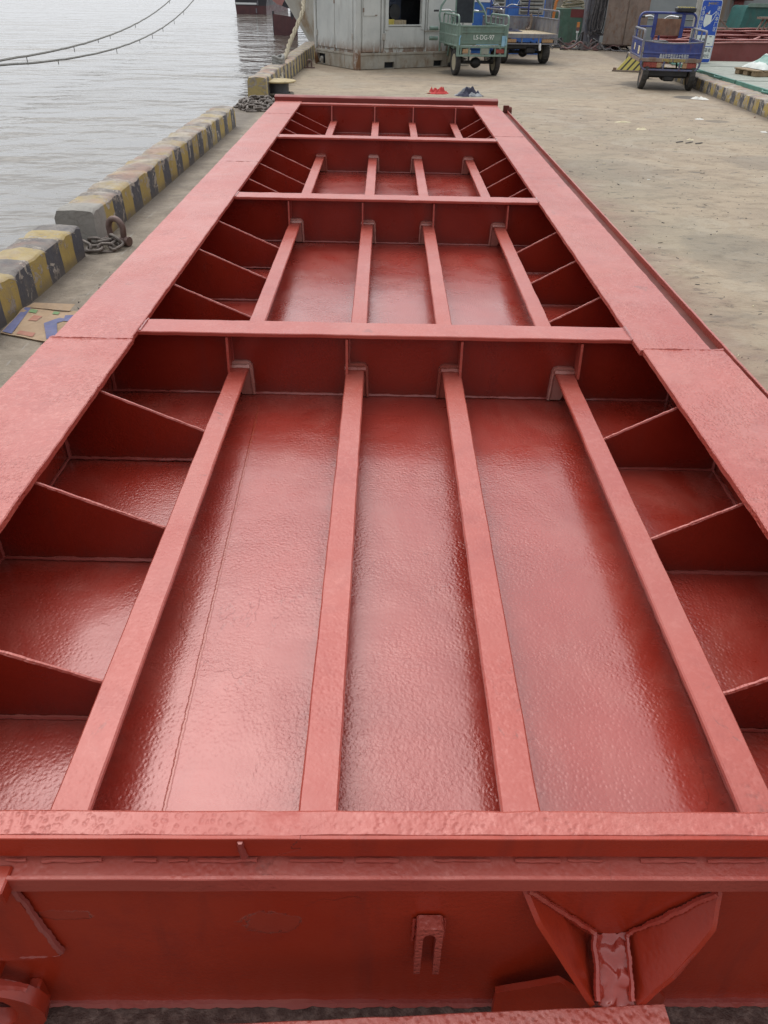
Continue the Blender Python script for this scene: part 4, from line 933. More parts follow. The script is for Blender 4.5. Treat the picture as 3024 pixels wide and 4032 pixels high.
mb=MB(); cbx(mb,-.19,.21,L-.02,L+.0,.98,1.50,0,.006); mb.build('backrest_panel',M['dark'],tg)
for sx in(-1,1): wheel(tg,(sx*.47,.42,.262),.262,.115)
under(tg,w,.42,.262); front_end(tg,L,fr,.25,1.20,.52)
for z in(.66,.86):
    mb=MB(); mb.tube([(-.60,L+.08,z),(-.80,L+.08,z)],.045,10); mb.build('side_lamp',fr,tg)

# --- blue flatbed tricycle behind it
tb=empty('cargo_tricycle',(3.72,23.62,0),R(9),'blue grey flatbed tricycle without tailgate behind the green one','cargo tricycle','cargo tricycles parked in the yard')
w=1.50; L=2.0; fr=M['tgrey']
mb=MB(); cbx(mb,-w/2,w/2,.0,L,.655,.70,0,.006); mb.build('cargo_bed',M['wood'],tb)
mb=MB(); cbx(mb,-w/2,w/2,-.02,.0,.60,.695,0,.005); cbx(mb,-w/2,w/2,-.015,.03,.455,.485,0,.005)
for x in(-.70,-.2,.26,.70): cbx(mb,x-.016,x+.016,-.012,.02,.485,.60,0,.004)
mb.build('rear_bumper',fr,tb)
for sx in(-1,1):
    x=sx*w/2; mb=MB(); cbx(mb,x-.012,x+.012,.0,L,.70,1.0); cbx(mb,x-.024,x+.024,.0,L,1.0,1.03,0,.006)
    for y in(.02,L-.03): cbx(mb,x-.022,x+.022,y-.02,y+.02,.46,1.03,0,.005)
    mb.build('side_panel',[fr],tb)
    mb=MB(); mb.tube(siderail(x,.05,1.75,1.03,1.20,.07),.02,8); mb.tube([(x,.9,1.03),(x,.9,1.2)],.014,6); mb.build('guard_rail',fr,tb)
mb=MB(); cbx(mb,-w/2,w/2,L-.02,L,.70,1.0); cbx(mb,-w/2,w/2,L-.03,L+.02,1.0,1.03,0,.005); mb.build('front_panel',fr,tb)
mb=MB(); mb.tube(arch(-.55,.55,1.0,1.62,L+.05,.14),.024,8,0); mb.tube([(-.52,L+.05,1.22),(.52,L+.05,1.22)],.016,6); mb.build('front_frame',M['tblue'],tb)
for sx in(-1,1):
    mb=MB(); cbx(mb,sx*.5-.15,sx*.5+.15,-.014,.02,.50,.58,0,.01); mb.build('tail_light',M['lampamb'],tb)
for sx in(-1,1): wheel(tb,(sx*.57,.40,.255),.255,.19,0,'rimcream')
under(tb,w,.45,.262)
mb=MB(); cbx(mb,-.6,.4,.1,.9,.34,.46,0,.03); cbx(mb,-.05,.22,.05,.4,.24,.40,0,.04); mb.build('chassis',M['black'],tb)
mb=MB(); mb.tube([(.30,-.02,.48),(.29,-.04,.40),(.31,-.03,.33)],.03,8); mb.build('tow_hook',M['white'],tb)
front_end(tb,L,fr,.25,1.26,.36)
for sx in(-1,1):
    mb=MB(); mb.tube([(sx*.34,L+.5,1.27),(sx*.42,L+.5,1.42)],.008,6); mb.lathe([(0,0),(.05,0),(.06,.01),(0,.02)],(sx*.43,L+.5,1.45),(0,-1,0),14); mb.build('mirror',M['chrome'],tb)
mb=MB(); crumple(mb,.26,.20,.10,31,20)
o=tag(mb.build('cloth',M['navycloth'],None,(0,0,0),60),'dark navy cloth heaped on the flatbed of the blue grey tricycle','cloth'); o.location=(3.40,24.55,.702)
mb=MB(); mb.tube(smooth([(.0,0,.34),(.03,.01,.22),(.02,0,.06),(-.04,-.02,-.02),(-.10,-.02,.0)],5),.035,8,jit=.012,jf=12); o=tag(mb.build('rag',M['brown'],None,(0,0,0)),'rusty brown rag strap hanging on the flatbed front board','rag'); o.location=(3.98,25.45,.74)

# --- royal blue tricycle by the yard kerb
tr=empty('cargo_tricycle',(5.77,18.12,0),R(-7),'royal blue cargo tricycle with dented tailgate and brown back board','cargo tricycle','cargo tricycles parked in the yard')
w=1.20; L=1.5; fr=M['tbluer']
mb=MB(); cbx(mb,-w/2,w/2,.03,L,.52,.55); mb.build('cargo_bed',M['tgrey'],tr)
def gate(u,v):
    x=-w/2+.03+(w-.06)*u; z=.575+.285*v; sag=.035*math.sin(math.pi*u)*v
    return V((x+.0,-.02*math.sin(math.pi*u)*v-.012*(1 if abs(v-.3)<.06 else 0)-.008*mn.noise(V((x*3,z*5,1))),z-sag))
mb=MB(); mb.grid(gate,26,18); mb.grid(lambda u,v:gate(u,v)+V((0,.016,0)),26,18,0,True)
P=[gate(k/26,1)+V((0,.008,.006)) for k in range(27)]; mb.tube(P,.014,8,1)
gt=mb.build('tailgate',[M['tblue'],M['tgrey']],tr)
text('鑫金早平型运业主专用片',.085,'lettering',M['signwhite'],gt,(.05,-.030,.607),(R(90),0,0),.002,.62)
text('1395J-5  0325J39',.075,'lettering',M['yellow'],gt,(.05,-.036,.535),(R(90),0,0),.002,.9)
mb=MB(); cbx(mb,-w/2,w/2,-.028,.03,.505,.57,0,.006); cbx(mb,-.44,-.30,-.036,-.02,.545,.585,0,.005); cbx(mb,.34,.48,-.036,-.02,.545,.585,0,.005); mb.build('rear_sill',M['brown'],tr)
for sx in(-1,1):
    x=sx*w/2; mb=MB(); cbx(mb,x-.01,x+.01,.02,L,.52,.87,1); cbx(mb,x-.016,x+.016,.02,L,.49,.56,2,.005)
    for z in(.58,.865): cbx(mb,x-.018,x+.018,.02,L,z-.015,z+.015,0,.005)
    if sx<0: cbx(mb,x-.014,x-.010,.25,.45,.62,.76,3); cbx(mb,x-.014,x-.010,.9,1.05,.66,.78,3)
    mb.build('side_panel',[fr,M['tblue'],M['brown'],M['paper']],tr)
    mb=MB(); mb.tube(siderail(x,.0,1.35,.55,1.05,.06),.021,8)
    for y in(.45,.9): mb.tube([(x,y,.87),(x,y,1.05)],.014,6)
    mb.build('guard_rail',M['tgrey'],tr)
mb=MB(); P=[(-w/2+.02,-.03,.52)]+[(-w/2+.13+.11*math.cos(t),-.03,.475+.11*math.sin(t)) for t in[math.pi+math.pi/2*k/6 for k in range(7)]]+[(w/2-.13+.11*math.cos(t),-.03,.475+.11*math.sin(t)) for t in[1.5*math.pi+math.pi/2*k/6 for k in range(7)]]+[(w/2-.02,-.03,.52)]
mb.tube(P,.020,8)
for x in(-.13,.19): mb.tube([(x,-.03,.37),(x+.01,-.03,.52)],.018,8)
mb.build('rear_bumper',fr,tr)
for x0,x1 in((-.53,-.17),(.25,.53)):
    mb=MB(); cbx(mb,x0,x1,-.02,.02,.40,.50,0,.012); cbx(mb,(x1-.09) if x0<0 else x0,x1 if x0<0 else x0+.09,-.024,.0,.405,.495,1,.008); mb.build('tail_light',[M['lampred'],M['lampamb']],tr)
mb=MB(); mb.tube(arch(-.53,.65,.80,1.31,L,.11),.024,8); mb.tube([(-.51,L,1.06),(.63,L,1.06)],.02,6)
for x in(-.20,.38): cbx(mb,x-.04,x+.04,L-.02,L+.01,.86,1.29,0,.006)
mb.build('front_frame',M['tblue'],tr)
mb=MB(); cbx(mb,-.16,.34,L-.03,L-.005,.90,1.21,0,.006); mb.build('backrest_panel',M['plybrown'],tr)
mb=MB(); cbx(mb,.20,.60,L-.08,L+.22,1.335,1.42,0,.03)
for k in range(7): x=.23+.052*k; mb.plate([(x-.012,L-.07,1.412),(x+.016,L-.07,1.412),(x+.032,L+.19,1.412),(x+.004,L+.19,1.412)],(0,0,.012),1)
tag(mb.build('striped_cushion',[M['black'],M['yellow']],None,(0,0,0)),'black cushion with yellow stripes resting on the royal blue tricycle frame','cushion'); bpy.data.objects['striped_cushion'].location=tr.location; bpy.data.objects['striped_cushion'].rotation_euler=tr.rotation_euler
for sx in(-1,1): wheel(tr,(sx*.47+.02,.20,.27),.27,.12,sx*R(-5),'brown')
under(tr,w,.30,.27)
mb=MB(); cbx(mb,-.45,.42,.05,.5,.22,.38,0,.05); cbx(mb,-.06,.15,.04,.3,.16,.26,0,.04); mb.build('chassis',M['black'],tr)
front_end(tr,L,M['tblue'],.25,1.22,.38)

# ------------------------------------------------------------------ striped ramp stand, sign
st=empty('striped_stand',(6.02,22.2,0),R(-12),'yellow and black diagonal striped ramp stand behind the royal blue tricycle','barrier')
def m_diag():
    s=NT('diagonal_stripes'); x,y,z=s.sep(); f=s.m('FRACT',s.m('MULTIPLY',s.m('ADD',x,s.m('MULTIPLY',z,-.85)),6.6)); k=s.ramp(f,.64,.68)
    d=s.ramp(s.noise(12,5,.7),.58,.72); col=s.mix(k,(.60,.52,.13),(.05,.05,.045)); return s.fin(s.mix(s.m('MULTIPLY',d,.5),col,(.25,.22,.15)),.6)
mb=MB(); mb.plate([(-.26,-.05,.03),(.30,-.05,.03),(.34,.12,.52),(.15,.10,.50),(.06,.06,.40)],(0,.03,0),0,.05,.002); mb.build('panel',m_diag(),st)
mb=MB(); mb.plate([(.30,-.02,.03),(.34,.12,.50),(.34,.45,.03)],(.02,0,0)); mb.build('side_brace',M['yellow'],st)
mb=MB(); mb.bar((-.36,-.07,.02),(.42,-.07,.02),.06,.035,n=4); mb.bar((.3,-.07,.02),(.34,.45,.02),.05,.03); mb.box((-.30,-.07,.06),(.08,.05,.06),0,.01); mb.build('base_bar',M['brown'],st)

sg=empty('notice_sign',(7.525,21.40,.285),R(1.0),'tall blue notice board with white face mask picture and Chinese writing','sign')
sg.scale=(.94,1,1.085); W_=.50; H_=1.165
mb=MB(); a,b,r=W_/2,H_,.05
def rrect(a0,a1,b0,b1,r,y,n=5):
    P=[]
    for cx,cz,t0 in((a1-r,b0+r,-90),(a1-r,b1-r,0),(a0+r,b1-r,90),(a0+r,b0+r,180)):
        for k in range(n+1): t=R(t0+90*k/n); P.append((cx+r*math.cos(t),y,cz+r*math.sin(t)))
    return P
mb.plate(rrect(-a,a,0,H_,r,0),(0,.02,0)); bd=mb.build('board',M['signwhite'],sg)
mb=MB(); mb.plate(rrect(-a+.012,a-.012,.012,H_-.012,r-.01,-.003),(0,.003,0)); mb.plate(rrect(-a+.02,a-.02,.075,.30,.02,-.005),(0,.002,0),1); mb.plate(rrect(-a+.02,a-.02,.315,.52,.02,-.005),(0,.002,0),1)
mb.build('face',[M['signblue'],M['signwhite']],bd)
rx=(R(90),0,0)
for k,ch in enumerate('必须戴口罩'): text(ch,.088,'lettering',M['signwhite'],bd,(-.185,-.005,1.005-.094*k),rx,.001)
for k,ch in enumerate('进入本厂区'): text(ch,.088,'lettering',M['signwhite'],bd,(.185,-.005,1.005-.094*k),rx,.001)
text('船舶重工',.05,'lettering',M['bolltop'],bd,(.055,-.005,1.095),rx,.001); 
text('不戴口罩者',.085,'lettering',M['ink'],bd,(.0,-.007,.235),rx,.001); text('罚款100元',.088,'lettering',M['ink'],bd,(.0,-.007,.130),rx,.001)
mb=MB(); mb.plate([(-.10,-.005,1.07),(-.035,-.005,1.095),(-.10,-.005,1.125),(-.09,-.005,1.097)],(0,.002,0)); mb.plate([(-.11,-.005,1.052),(-.06,-.005,1.052),(-.06,-.005,1.060),(-.11,-.005,1.060)],(0,.002,0)); mb.build('emblem',M['bolltop'],bd)
mb=MB(); P=[(-.115,.90),(.055,.885),(.06,.80),(.05,.74),(-.03,.69),(-.085,.665),(-.115,.70),(-.13,.78)]
mb.plate([(x,-.006,z) for x,z in P],(0,.003,0)); mb.tube(smooth([(.05,-.006,.885),(.10,-.006,.92),(.135,-.006,.955),(.14,-.006,.91),(.11,-.006,.83),(.055,-.006,.765)],5),.006,6)
mb.plate([(-.08,-.006,.905),(-.02,-.006,.975),(-.012,-.006,.905)],(0,.003,0)); mb.build('mask_picture',M['signwhite'],bd)
mb=MB(); mb.plate([(-.115,-.0075,.905),(-.05,-.0075,.905),(-.075,-.0075,.935)],(0,.002,0)); mb.build('red_mark',M['cardred'],bd)
mb=MB()
for x0,x1,z0,z1 in((.10,.16,.485,.50),(.085,.145,.355,.368),(-.14,-.10,.40,.46),(-.06,-.03,.40,.46),(-.02,.01,.41,.46)): cbx(mb,x0,x1,-.0075,-.005,z0,z1,0,0)
mb.build('small_print',M['ink'],bd)
mb=MB(); cbx(mb,-.37,-.262,.0,.07,0,2.2,0,.008); cbx(mb,-.262,-.20,.022,.04,.3,.36); cbx(mb,-.262,-.20,.022,.04,.9,.96); mb.build('post',M['steelpost'],sg)

# ------------------------------------------------------------------ green plates, pallet, tarp
def gplate(y0,y1,x1,lb,seed):
    xe=lambda y: 6.79+.020*(y-14)
    yc=(y0+y1)/2; xc=(xe(yc)+x1)/2
    t=empty('steel_plate',(xc,yc,.222),0,lb,'steel plate','green steel plates lying on the yard kerb')
    A=(xe(y0)-xc,y0-yc); B=(xe(y1)-xc,y1-yc); X=x1-xc
    mb=MB(); mb.plate([(A[0]+.03,A[1]+.03,.030),(X,A[1]+.03,.030),(X,B[1]-.02,.030),(B[0]+.03,B[1]-.02,.030)],(0,0,.030),0,.2,.003,seed); mb.build('top_sheet',M['gplate'],t)
    mb=MB(); mb.bar((A[0],A[1]+.01,.031),(B[0],B[1]-.01,.031),.05,.068,n=20,jit=.004,jf=3,seed=seed)
    mb.bar((A[0]+.03,A[1]+.012,.026),(X,A[1]+.012,.026),.03,.048); mb.build('edge_bar',M['gedge'],t)
    L=y1-y0
    for f in((.30,.72) if L>1.8 else (.5,)):
        yy=y0+L*f-yc; x_=xe(y0+L*f)-xc-.025; mb=MB(); mb.tube([(x_,yy-.2,.04)]+[(x_-.08*math.sin(math.pi*k/8),yy-.2+.4*k/8,.035) for k in range(1,8)]+[(x_,yy+.2,.04)],.016,8); mb.build('handle',M['gedge'],t)
    return t
gplate(11.4,17.19,12.2,'pale green steel plate reaching the right picture edge, nearest of three',1)
gplate(17.24,20.42,12.2,'pale green steel plate carrying the wooden pallet and tarpaulin bundle',2)
gplate(20.47,22.1,12.2,'narrow pale green steel plate where the blue notice sign stands',3)
pl=empty('wooden_pallet',(7.95,18.55,.284),R(14),'short brown wooden pallet on the green plate under the tarpaulin','pallet')
for k in range(3):
    mb=MB(); cbx(mb,-.50,.52,-.36+.28*k,-.22+.28*k,0,.085,0,.006); mb.build('bearer',M['pallet'],pl)
for k in range(5):
    mb=MB(); cbx(mb,-.52+.21*k,-.36+.21*k,-.38,.36,.086,.112,0,.005); mb.build('deck_board',M['pallet'],pl)
tp=MB(); 
def tf(u,v):
    x=-.42+1.5*u; y=-.42+.84*v; e=min(1,4*u)*min(1,4*v)*min(1,4*(1-v))*min(1,5*(1-u)); e=e**.6
    return V((x+.05*mn.noise(V((u*4,v*4,1))),y+.05*mn.noise(V((u*4,v*4,7))),.005+e*(.19+.09*mn.noise(V((u*3.2,v*3.2,3)))+.05*mn.noise(V((u*9,v*7,5))))))
tp.grid(tf,34,24)
for q in range(len(tp.f)):
    p=V(tp.v[tp.f[q][0]])
    if p.x+.12*mn.noise(p*5)<-.31 or p.y<-.36+.05*mn.noise(p*6) or (p.x<.5 and p.z>.21): tp.m[q]=1
o=tag(tp.build('tarpaulin',[M['tarp'],M['tarpw']],None,(0,0,0),60),'folded green and white tarpaulin bundle lying on the wooden pallet','tarpaulin'); o.location=(8.05,18.62,.397); o.rotation_euler=(0,0,R(10))

# ------------------------------------------------------------------ second hatch cover, seen edge on
h2=empty('hatch_cover',(7.95,22.22,.0),R(22),'dull red steel hatch frame lying behind the blue notice sign','hatch cover')
X0,X1=-1.7,8.5
ROWS=[(0,.0,.645),(.75,.2,.66),(2.4,.2,.67),(4.6,.2,.67),(6.1,.2,.67)]
for i,(y,z0,z1) in enumerate(ROWS):
    xs_=X0+.77*y+.12; mb=MB(); mb.box(((xs_+X1)/2,y+.05,(z0+z1)/2),(X1-xs_,.014,z1-z0)); 
    for k in range(9): mb.box((xs_+.4+(X1-xs_-.6)/8*k,y+.02,(z0+z1)/2),(.012,.06,z1-z0-.03)) if i else None
    p=mb.build('girder_web' if i else 'side_wall',M['redfar'],h2)
    mb=MB(); mb.bar((xs_,y+.05,z1+.012),(X1,y+.05,z1+.012),.17 if i else .12,.024,n=60,jit=.012,jf=1.6,seed=i); mb.build('flange',M['redfartop'],p)
for k in range(7):
    x=X0+.35+1.35*k; ye=min(6.1,(x-X0)/.80); mb=MB(); mb.box((x,ye/2+.05,.48),(.014,ye-.06,.30)); mb.bar((x,.1,.63),(x,ye,.63),.08,.02); mb.build('cross_beam',M['redfar'],h2)
for x0,x1 in((-.4,1.3),(2.2,3.8),(4.5,6.2)):
    mb=MB(); mb.bar((x0,.9,.65),(x1,2.3,.65),.05,.03); mb.build('diagonal_brace',M['redfartop'],h2)
mb=MB(); mb.plate([(X0+.15,.06,.28),(X1,.06,.28),(X1,6.1,.28),(X0+4.9,6.1,.28)],(0,0,.012)); mb.build('bottom_plate',M['redfar'],h2)
mb=MB(); mb.bar((-.5,0,0),(.5,0,0),.05,.04,n=6,jit=.01); mb.bar((-.3,0,.0),(0,0,.28),.04,.03); mb.bar((0,0,.28),(.35,0,.0),.04,.03)
o=tag(mb.build('steel_bracket',M['brown'],None,(0,0,0)),'small peaked rusty bracket standing on the dull red frame beside the sign','bracket'); o.location=(10.55,29.05,.70); 

# ------------------------------------------------------------------ background machinery
bm=empty('generator_container',(3.95,27.2,0),0,'bright blue machine housing with pale grey louvre panels behind the tricycles','machine')
mb=MB(); cbx(mb,-1.65,.70,0,1.6,.10,2.4,0,.02); cbx(mb,-1.6,.65,.05,1.5,.0,.1,0,0); mb.build('housing',M['mblue'],bm)
for x0,x1 in((-.84,-.48),(-.07,.66)):
    mb=MB(); cbx(mb,x0,x1,-.03,.0,1.02,2.2,0,.006)
    for k in range(11): z=1.10+.095*k; mb.bar((x0+.04,-.045,z),(x1-.04,-.045,z),.03,.05,(0,-.6,.8)); 
    for k in range(11): z=1.055+.095*k; cbx(mb,x0+.05,x1-.05,-.034,-.028,z-.012,z+.012,1,0)
    mb.build('louvre_panel',[M['louvre'],M['dark']],bm)
mb=MB(); cbx(mb,-.40,-.20,-.025,.0,.3,2.2,0,.006); mb.build('door',M['mblue'],bm)
mb=MB(); cbx(mb,-1.62,-.92,-.02,0,1.30,2.2,0,.004); mb.build('upper_panel',M['white'],bm)
mb=MB(); cbx(mb,-.12,.12,-.15,.15,0,2.6,0,.02); tag(mb.build('steel_column',M['tgrey'],None,(0,0,0)),'dark grey steel column between the blue housing and the green cabinet','column').location=(5.02,29.0,0)
gc=empty('green_cabinet',(6.45,32.0,0),R(-14),'tall green steel cabinet with a dull red patch and coiled hose on top','cabinet')
mb=MB(); cbx(mb,-.62,.52,0,.8,.06,1.10,0,.012); mb.build('body',M['ggreen'],gc)
mb=MB(); cbx(mb,-.06,.50,-.006,0,.84,1.085,0,0); mb.build('red_patch',M['redfar'],gc)
mb=MB()
for x in(-.5,.4): cbx(mb,x,x+.1,.05,.7,0,.06,0,0)
mb.build('foot',M['brown'],gc)
mb=MB()
for q in range(5): mb.tube([((.40-.02*q)*math.cos(t),.28*math.sin(t),.03+.05*q+.05*math.sin(t+q)) for t in[2*math.pi*k/28 for k in range(28)]],.026,8,closed=True,jit=.01,jf=6,seed=q)
tag(mb.build('hose_coil',M['rope'],None,(0,0,0)),'tan coiled hose lying on top of the green cabinet','hose').location=(6.50,32.35,1.10)
mb=MB(); mb.tube(smooth([(0,0,.0),(.02,0,.30),(.05,0,.48),(.16,.0,.62),(.24,0,.66),(.26,0,.60)],5),.045,8); cbx(mb,-.06,.06,-.06,.06,-.8,0,1)
tag(mb.build('hydraulic_arm',[M['orange'],M['tgrey']],None,(0,0,0)),'small bent orange lever arm beside the green cabinet','lever').location=(5.52,30.5,.84)
mb=MB(); mb.tube([(0,0,.62),(0,0,.76)],.05,8,0); mb.tube([(0,0,.52),(0,0,.62)],.055,8,1); mb.tube([(0,0,.46),(0,0,.52)],.05,8,2); mb.tube(smooth([(0,0,.46),(.01,0,.25),(.05,-.02,.02),(.3,-.1,.02)],5),.022,6,2)
tag(mb.build('gas_torch',[M['orange'],M['cablered'],M['signwhite']],None,(0,0,0)),'orange, red and white hose valve hanging at the green cabinet corner','valve').location=(6.33,30.2,.0)
mb=MB(); rnd=random.Random(11)
for q in range(34):
    cx,cy=rnd.uniform(5.7,7.6),rnd.uniform(29.6,31.2); P=[]; an=rnd.uniform(0,6); 
    for k in range(9):
        P.append((cx,cy,.03+rnd.random()*.22*(1 if 2<k<7 else .2))); an+=rnd.uniform(-.8,.8); cx=min(8.1,max(5.45,cx+.22*math.cos(an))); cy=min(31.4,max(29.4,cy+.22*math.sin(an)))
    mb.tube(smooth(P,4),rnd.choice([.016,.022,.03]),6,rnd.choice([0,0,0,1,1,2]))
for q in range(3): mb.tube(smooth([(5.7+.6*q,29.5,.03),(6.2+.5*q,29.9,.10),(6.5+.2*q,30.2,.5-.1*q),(6.6+.3*q,30.6,.12)],6),.028,6,1)
tag(mb.build('hose_heap',[M['cable'],M['cabledk'],M['cablered']],None,(6.5,30.3,0)),'tangled heap of grey and red hoses on the floor by the green cabinet','hoses')
bp=empty('cable_post',(7.05,31.2,0),0,'dark post hung with grey cables next to the rust brown cabinet','cable post')
mb=MB(); cbx(mb,-.28,.30,.05,.5,0,2.8,0,.02); mb.build('post',M['tgrey'],bp)
for q in range(9):
    x=-.25+.06*q; mb=MB(); mb.tube(smooth([(x+.1,0,2.7),(x+.05+.1*rnd.random(),-.05,1.4),(x-.08+.16*rnd.random(),-.1,.7),(x+.1,-.12,.35+.2*rnd.random()),(x+.22,-.08,.8),(x+.24,-.02,2.6)],6),rnd.choice([.018,.026]),6); mb.build('cable',M['cable'] if q%2 else M['cabledk'],bp)
bc=empty('brown_cabinet',(7.78,29.75,0),R(-16),'tall rust brown two door steel cabinet raised on feet','cabinet')
mb=MB(); cbx(mb,-.66,.66,0,.9,.14,2.3,0,.012); mb.build('body',M['brown'],bc)
for x0,x1 in((-.65,-.015),(.015,.65)):
    mb=MB(); cbx(mb,x0,x1,-.03,0,.17,2.27,0,.008); cbx(mb,(x0+x1)/2-.1,(x0+x1)/2-.06,-.045,-.03,1.0,1.2,0,.004); mb.build('door',M['brown'],bc)
for x in(-.6,.5):
    mb=MB(); cbx(mb,x,x+.1,.02,.85,0,.14); mb.build('foot',M['black'],bc)
mb=MB()
for q in range(4): mb.tube(smooth([(-.4+.3*q,.0,.10),(-.3+.3*q,-.25,.03),(-.1+.3*q,-.42,.02),(.3+.3*q,-.5,.02)],6),.02,6)
mb.build('floor_cable',M['cable'],bc)
tx=empty('teal_bin',(13.75,33.3,0),R(4),'dark teal steel box with pale rim behind the dull red frame','box')
mb=MB(); mb.plate([(-1.0,0,0),(1.2,0,0),(1.2,0,1.28),(-.72,0,1.28),(-.80,0,1.20)],(0,1.2,0)); mb.build('body',M['teal'],tx)
mb=MB(); mb.bar((-.74,-.02,1.30),(1.2,-.02,1.30),.12,.12); mb.build('rim',M['tgreen'],tx)
rk=empty('steel_rack',(12.35,29.6,.55),R(10),'small brown rack of upright bars at the far right edge','rack')
mb=MB(); mb.bar((-.35,0,.46),(.8,0,.46),.3,.06); mb.bar((-.1,0,.9),(.8,0,.62),.2,.06); mb.build('top_plate',M['brown'],rk)
for k in range(5):
    mb=MB(); mb.bar((-.2+.16*k,0,.43),(-.42+.16*k,0,-.1),.05,.06,(0,1,0)); mb.build('upright',M['brown'],rk)
# grey ship's hull closing the view
hg=empty('ship_hull',(12,37,-1.2),R(4),'large grey steel ship side with brown rust streaks behind the yard','ship')
mb=MB(); mb.grid(lambda u,v:V((-12+42*u,.5*math.sin(v*1.5)-.2*v+.03*mn.noise(V((u*40,v*6,0))),7*v)),80,16,0,False); mb.grid(lambda u,v:V((-12+42*u,.5*math.sin(v*1.5)-.2*v+6,7*v)),4,2,0,True)
mb.add([(-12,.3,7),(30,.3,7),(30,6.3,7),(-12,6.3,7)],[(0,1,2,3)]); mb.add([(-12,0,0),(-12,.3,7),(-12,6.3,7),(-12,6,0)],[(0,1,2,3)])
hl=mb.build('side_plating',M['hull_grey'],hg)
for z in(1.9,3.05,4.4):
    mb=MB(); mb.weld((-12,.5*math.sin(z/7*1.5)-.2*z/7-.01,z),(30,.5*math.sin(z/7*1.5)-.2*z/7-.01,z),.022,.25,1); mb.build('weld_seam',M['hull_grey'],hl)
mb=MB(); cbx(mb,-5.4,-5.05,-.10,.2,0,7); mb.build('vertical_fender',M['rail'],hg)
mb=MB(); cbx(mb,1.9,2.5,-.5,.3,2.6,3.0,0,.03); cbx(mb,2.0,2.2,-.3,.3,2.1,2.6,0,.02); mb.build('red_bracket',M['redfar'],hg)

# ------------------------------------------------------------------ vessels on the water
vb=empty('moored_vessel',(-1.7,30,-1.2),0,'rust streaked white flared ship bow rising beside the grey cabin','ship')
mb=MB()
def bow(sd):
    def fn(u,v):
        z=-2.2+6.2*v; y0=26.35-.55*max(0,min(1,(z+1)/3)); y=y0+12*u**1.6
        hw=max(.02,(.53+.66*z))*min(1.05,(1-math.exp(-15*u))*1.02) if z>-.75 else .02
        return V((-1.7+sd*hw,y,z))
    return fn
mb.grid(bow(-1),26,30,0,False); mb.grid(bow(1),26,30,0,True)
mb.build('bow_plating',M['hull_white'],vb,(-1.7,30,-1.2))
mb=MB(); mb.tube([(-1.7,25.80-.02,3.9),(-1.7,25.84-.02,2.0),(-1.7,26.05-.02,.6),(-1.7,26.33,-.9)],.04,8); mb.build('stem_bar',M['hull_white'],vb,(-1.7,30,-1.2))
vd=empty('moored_vessel',(-13.6,92,-1.2),R(0),'dark hulled barge stern with a white stripe far out on the water','ship')
def sect(y,s=1.0):
    return [(-1.45*s,y,-.6),(1.45*s,y,-.6),(1.50*s,y,.72),(2.15*s,y,4.6),(-1.70*s,y,4.6),(-1.56*s,y,.72)]
mb=MB(); A=sect(-.6); B=sect(16,1.25); mb.add(A+B,[(0,1,2,5),(5,2,3,4),(1,7,8,2),(2,8,9,3),(6,0,5,11),(11,5,4,10),(4,3,9,10),(7,6,11,8),(8,11,10,9)]); 
for q in(0,2,4): mb.m[q]=1
mb.build('hull',[M['hull_dark'],M['hull_maroon']],vd)
mb=MB(); cbx(mb,-1.52,.55,-.64,-.605,.80,.96); mb.build('white_stripe',M['white'],vd)
mb=MB(); cbx(mb,.62,.72,-.68,-.6,.75,1.15); cbx(mb,.45,.55,-.66,-.6,.1,.5); mb.build('draught_mark',M['tgrey'],vd)
vs_=empty('moored_vessel',(-6.5,57.3,-1.2),0,'dark overhanging ship stern with maroon rudder beyond the white bow','ship')
mb=MB(); mb.plate([(-.85,0,2.0),(-.42,0,1.68),(.1,0,1.50),(1.2,0,1.25),(4.5,0,.9),(4.5,0,6.0),(-1.6,0,6.0),(-1.15,0,2.7)],(0,14,0)); mb.build('stern_hull',M['hull_dark'],vs_)
mb=MB(); mb.plate([(-.88,-.03,2.0),(-.42,-.03,1.66),(-.10,-.03,1.58),(.05,-.03,1.85),(.0,-.03,2.8),(-1.18,-.03,2.7)],(0,.03,0)); mb.build('stern_corner',M['cardboard_pink'],vs_)
mb=MB(); mb.plate([(-.66,0,-.7),(.8,0,-.7),(.8,0,.98),(-.70,0,1.14)],(0,.22,0)); mb.build('rudder',M['hull_maroon'],vs_)
mb=MB(); mb.tube([(-.66,.1,-.6),(-.70,.1,1.3)],.06,8); mb.tube([(.5,.1,.9),(.5,.1,1.6)],.12,8); mb.build('rudder_post',M['hull_dark'],vs_)

# ------------------------------------------------------------------ camera
Xd=(0.9998061980150181,0.01840589679932748,0.00698493906679717); Yd=(0.004709550160278518,-0.5681204719662296,0.8229319227434042); Zd=(0.019115086922172533,-0.82273954098237,-0.5680970525852751)
cam=bpy.data.cameras.new('camera'); co=bpy.data.objects.new('camera',cam); COL.objects.link(co)
cam.sensor_fit='HORIZONTAL'; cam.sensor_width=36; cam.lens=36*1660/1659; cam.clip_start=.05; cam.clip_end=6000
m4=Matrix(((Xd[0],-Xd[1],-Xd[2],0),(Yd[0],-Yd[1],-Yd[2],0),(Zd[0],-Zd[1],-Zd[2],1.75),(0,0,0,1)))
co.matrix_world=m4; scene.camera=co

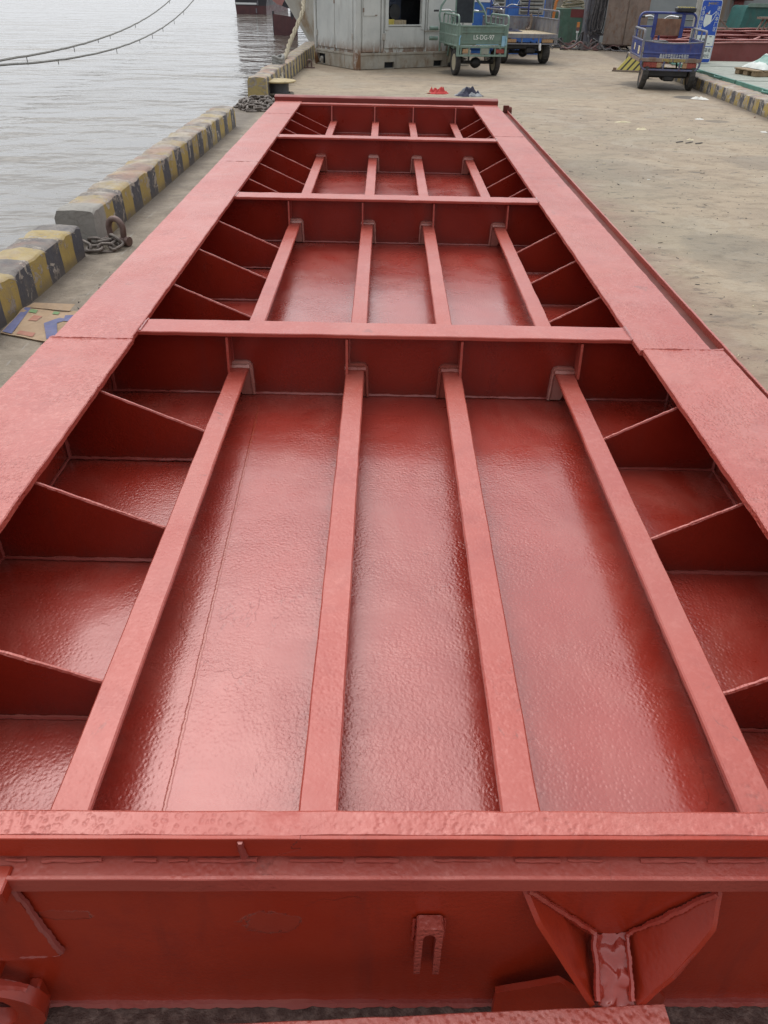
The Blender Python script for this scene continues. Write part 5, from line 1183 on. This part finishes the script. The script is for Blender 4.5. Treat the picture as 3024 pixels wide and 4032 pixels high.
# ------------------------------------------------------------------ light: bright overcast
SE,SA=R(58),R(-25)      # sun high, ahead and a little to the left (azimuth from +Y)
wd=bpy.data.worlds.new('World'); scene.world=wd; wd.use_nodes=True; nt=wd.node_tree; N=nt.nodes
bg=N['Background']; sky=N.new('ShaderNodeTexSky'); sky.sky_type='NISHITA'; sky.sun_disc=False; sky.sun_elevation=SE; sky.sun_rotation=SA
sky.air_density=1.6; sky.dust_density=5; sky.ozone_density=1
hs=N.new('ShaderNodeHueSaturation'); hs.inputs['Saturation'].default_value=.22; nt.links.new(sky.outputs[0],hs.inputs['Color'])
mx=N.new('ShaderNodeMix'); mx.data_type='RGBA'; mx.inputs[0].default_value=.60; mx.inputs[7].default_value=(16.3,16.9,17.8,1); nt.links.new(hs.outputs[0],mx.inputs[6])
tcw=N.new('ShaderNodeTexCoord'); sx_=N.new('ShaderNodeSeparateXYZ'); nt.links.new(tcw.outputs['Generated'],sx_.inputs[0])
mr=N.new('ShaderNodeMapRange'); mr.interpolation_type='SMOOTHSTEP'; nt.links.new(sx_.outputs[1],mr.inputs['Value'])
mr.inputs['From Min'].default_value=-.75; mr.inputs['From Max'].default_value=.65; mr.inputs['To Min'].default_value=.58; mr.inputs['To Max'].default_value=1.12
mz=N.new('ShaderNodeMapRange'); mz.interpolation_type='SMOOTHSTEP'; nt.links.new(sx_.outputs[2],mz.inputs['Value'])
mz.inputs['From Min'].default_value=.0; mz.inputs['From Max'].default_value=.55; mz.inputs['To Min'].default_value=.70; mz.inputs['To Max'].default_value=1.06
mm=N.new('ShaderNodeMath'); mm.operation='MULTIPLY'; nt.links.new(mr.outputs[0],mm.inputs[0]); nt.links.new(mz.outputs[0],mm.inputs[1])
vm=N.new('ShaderNodeVectorMath'); vm.operation='SCALE'; nt.links.new(mx.outputs[2],vm.inputs[0]); nt.links.new(mm.outputs[0],vm.inputs['Scale'])
nt.links.new(vm.outputs[0],bg.inputs['Color']); bg.inputs['Strength'].default_value=.11
sl=bpy.data.lights.new('sun','SUN'); sl.energy=.8; sl.angle=R(45); sl.color=(1,.97,.92); so=bpy.data.objects.new('sun',sl); COL.objects.link(so)
d=V((math.sin(SA)*math.cos(SE),math.cos(SA)*math.cos(SE),math.sin(SE))); so.rotation_euler=d.to_track_quat('Z','Y').to_euler(); so.location=(0,0,20)
scene.view_settings.view_transform='Standard'; scene.view_settings.look='None'; scene.view_settings.exposure=0; scene.view_settings.gamma=1
scene.render.engine='CYCLES'
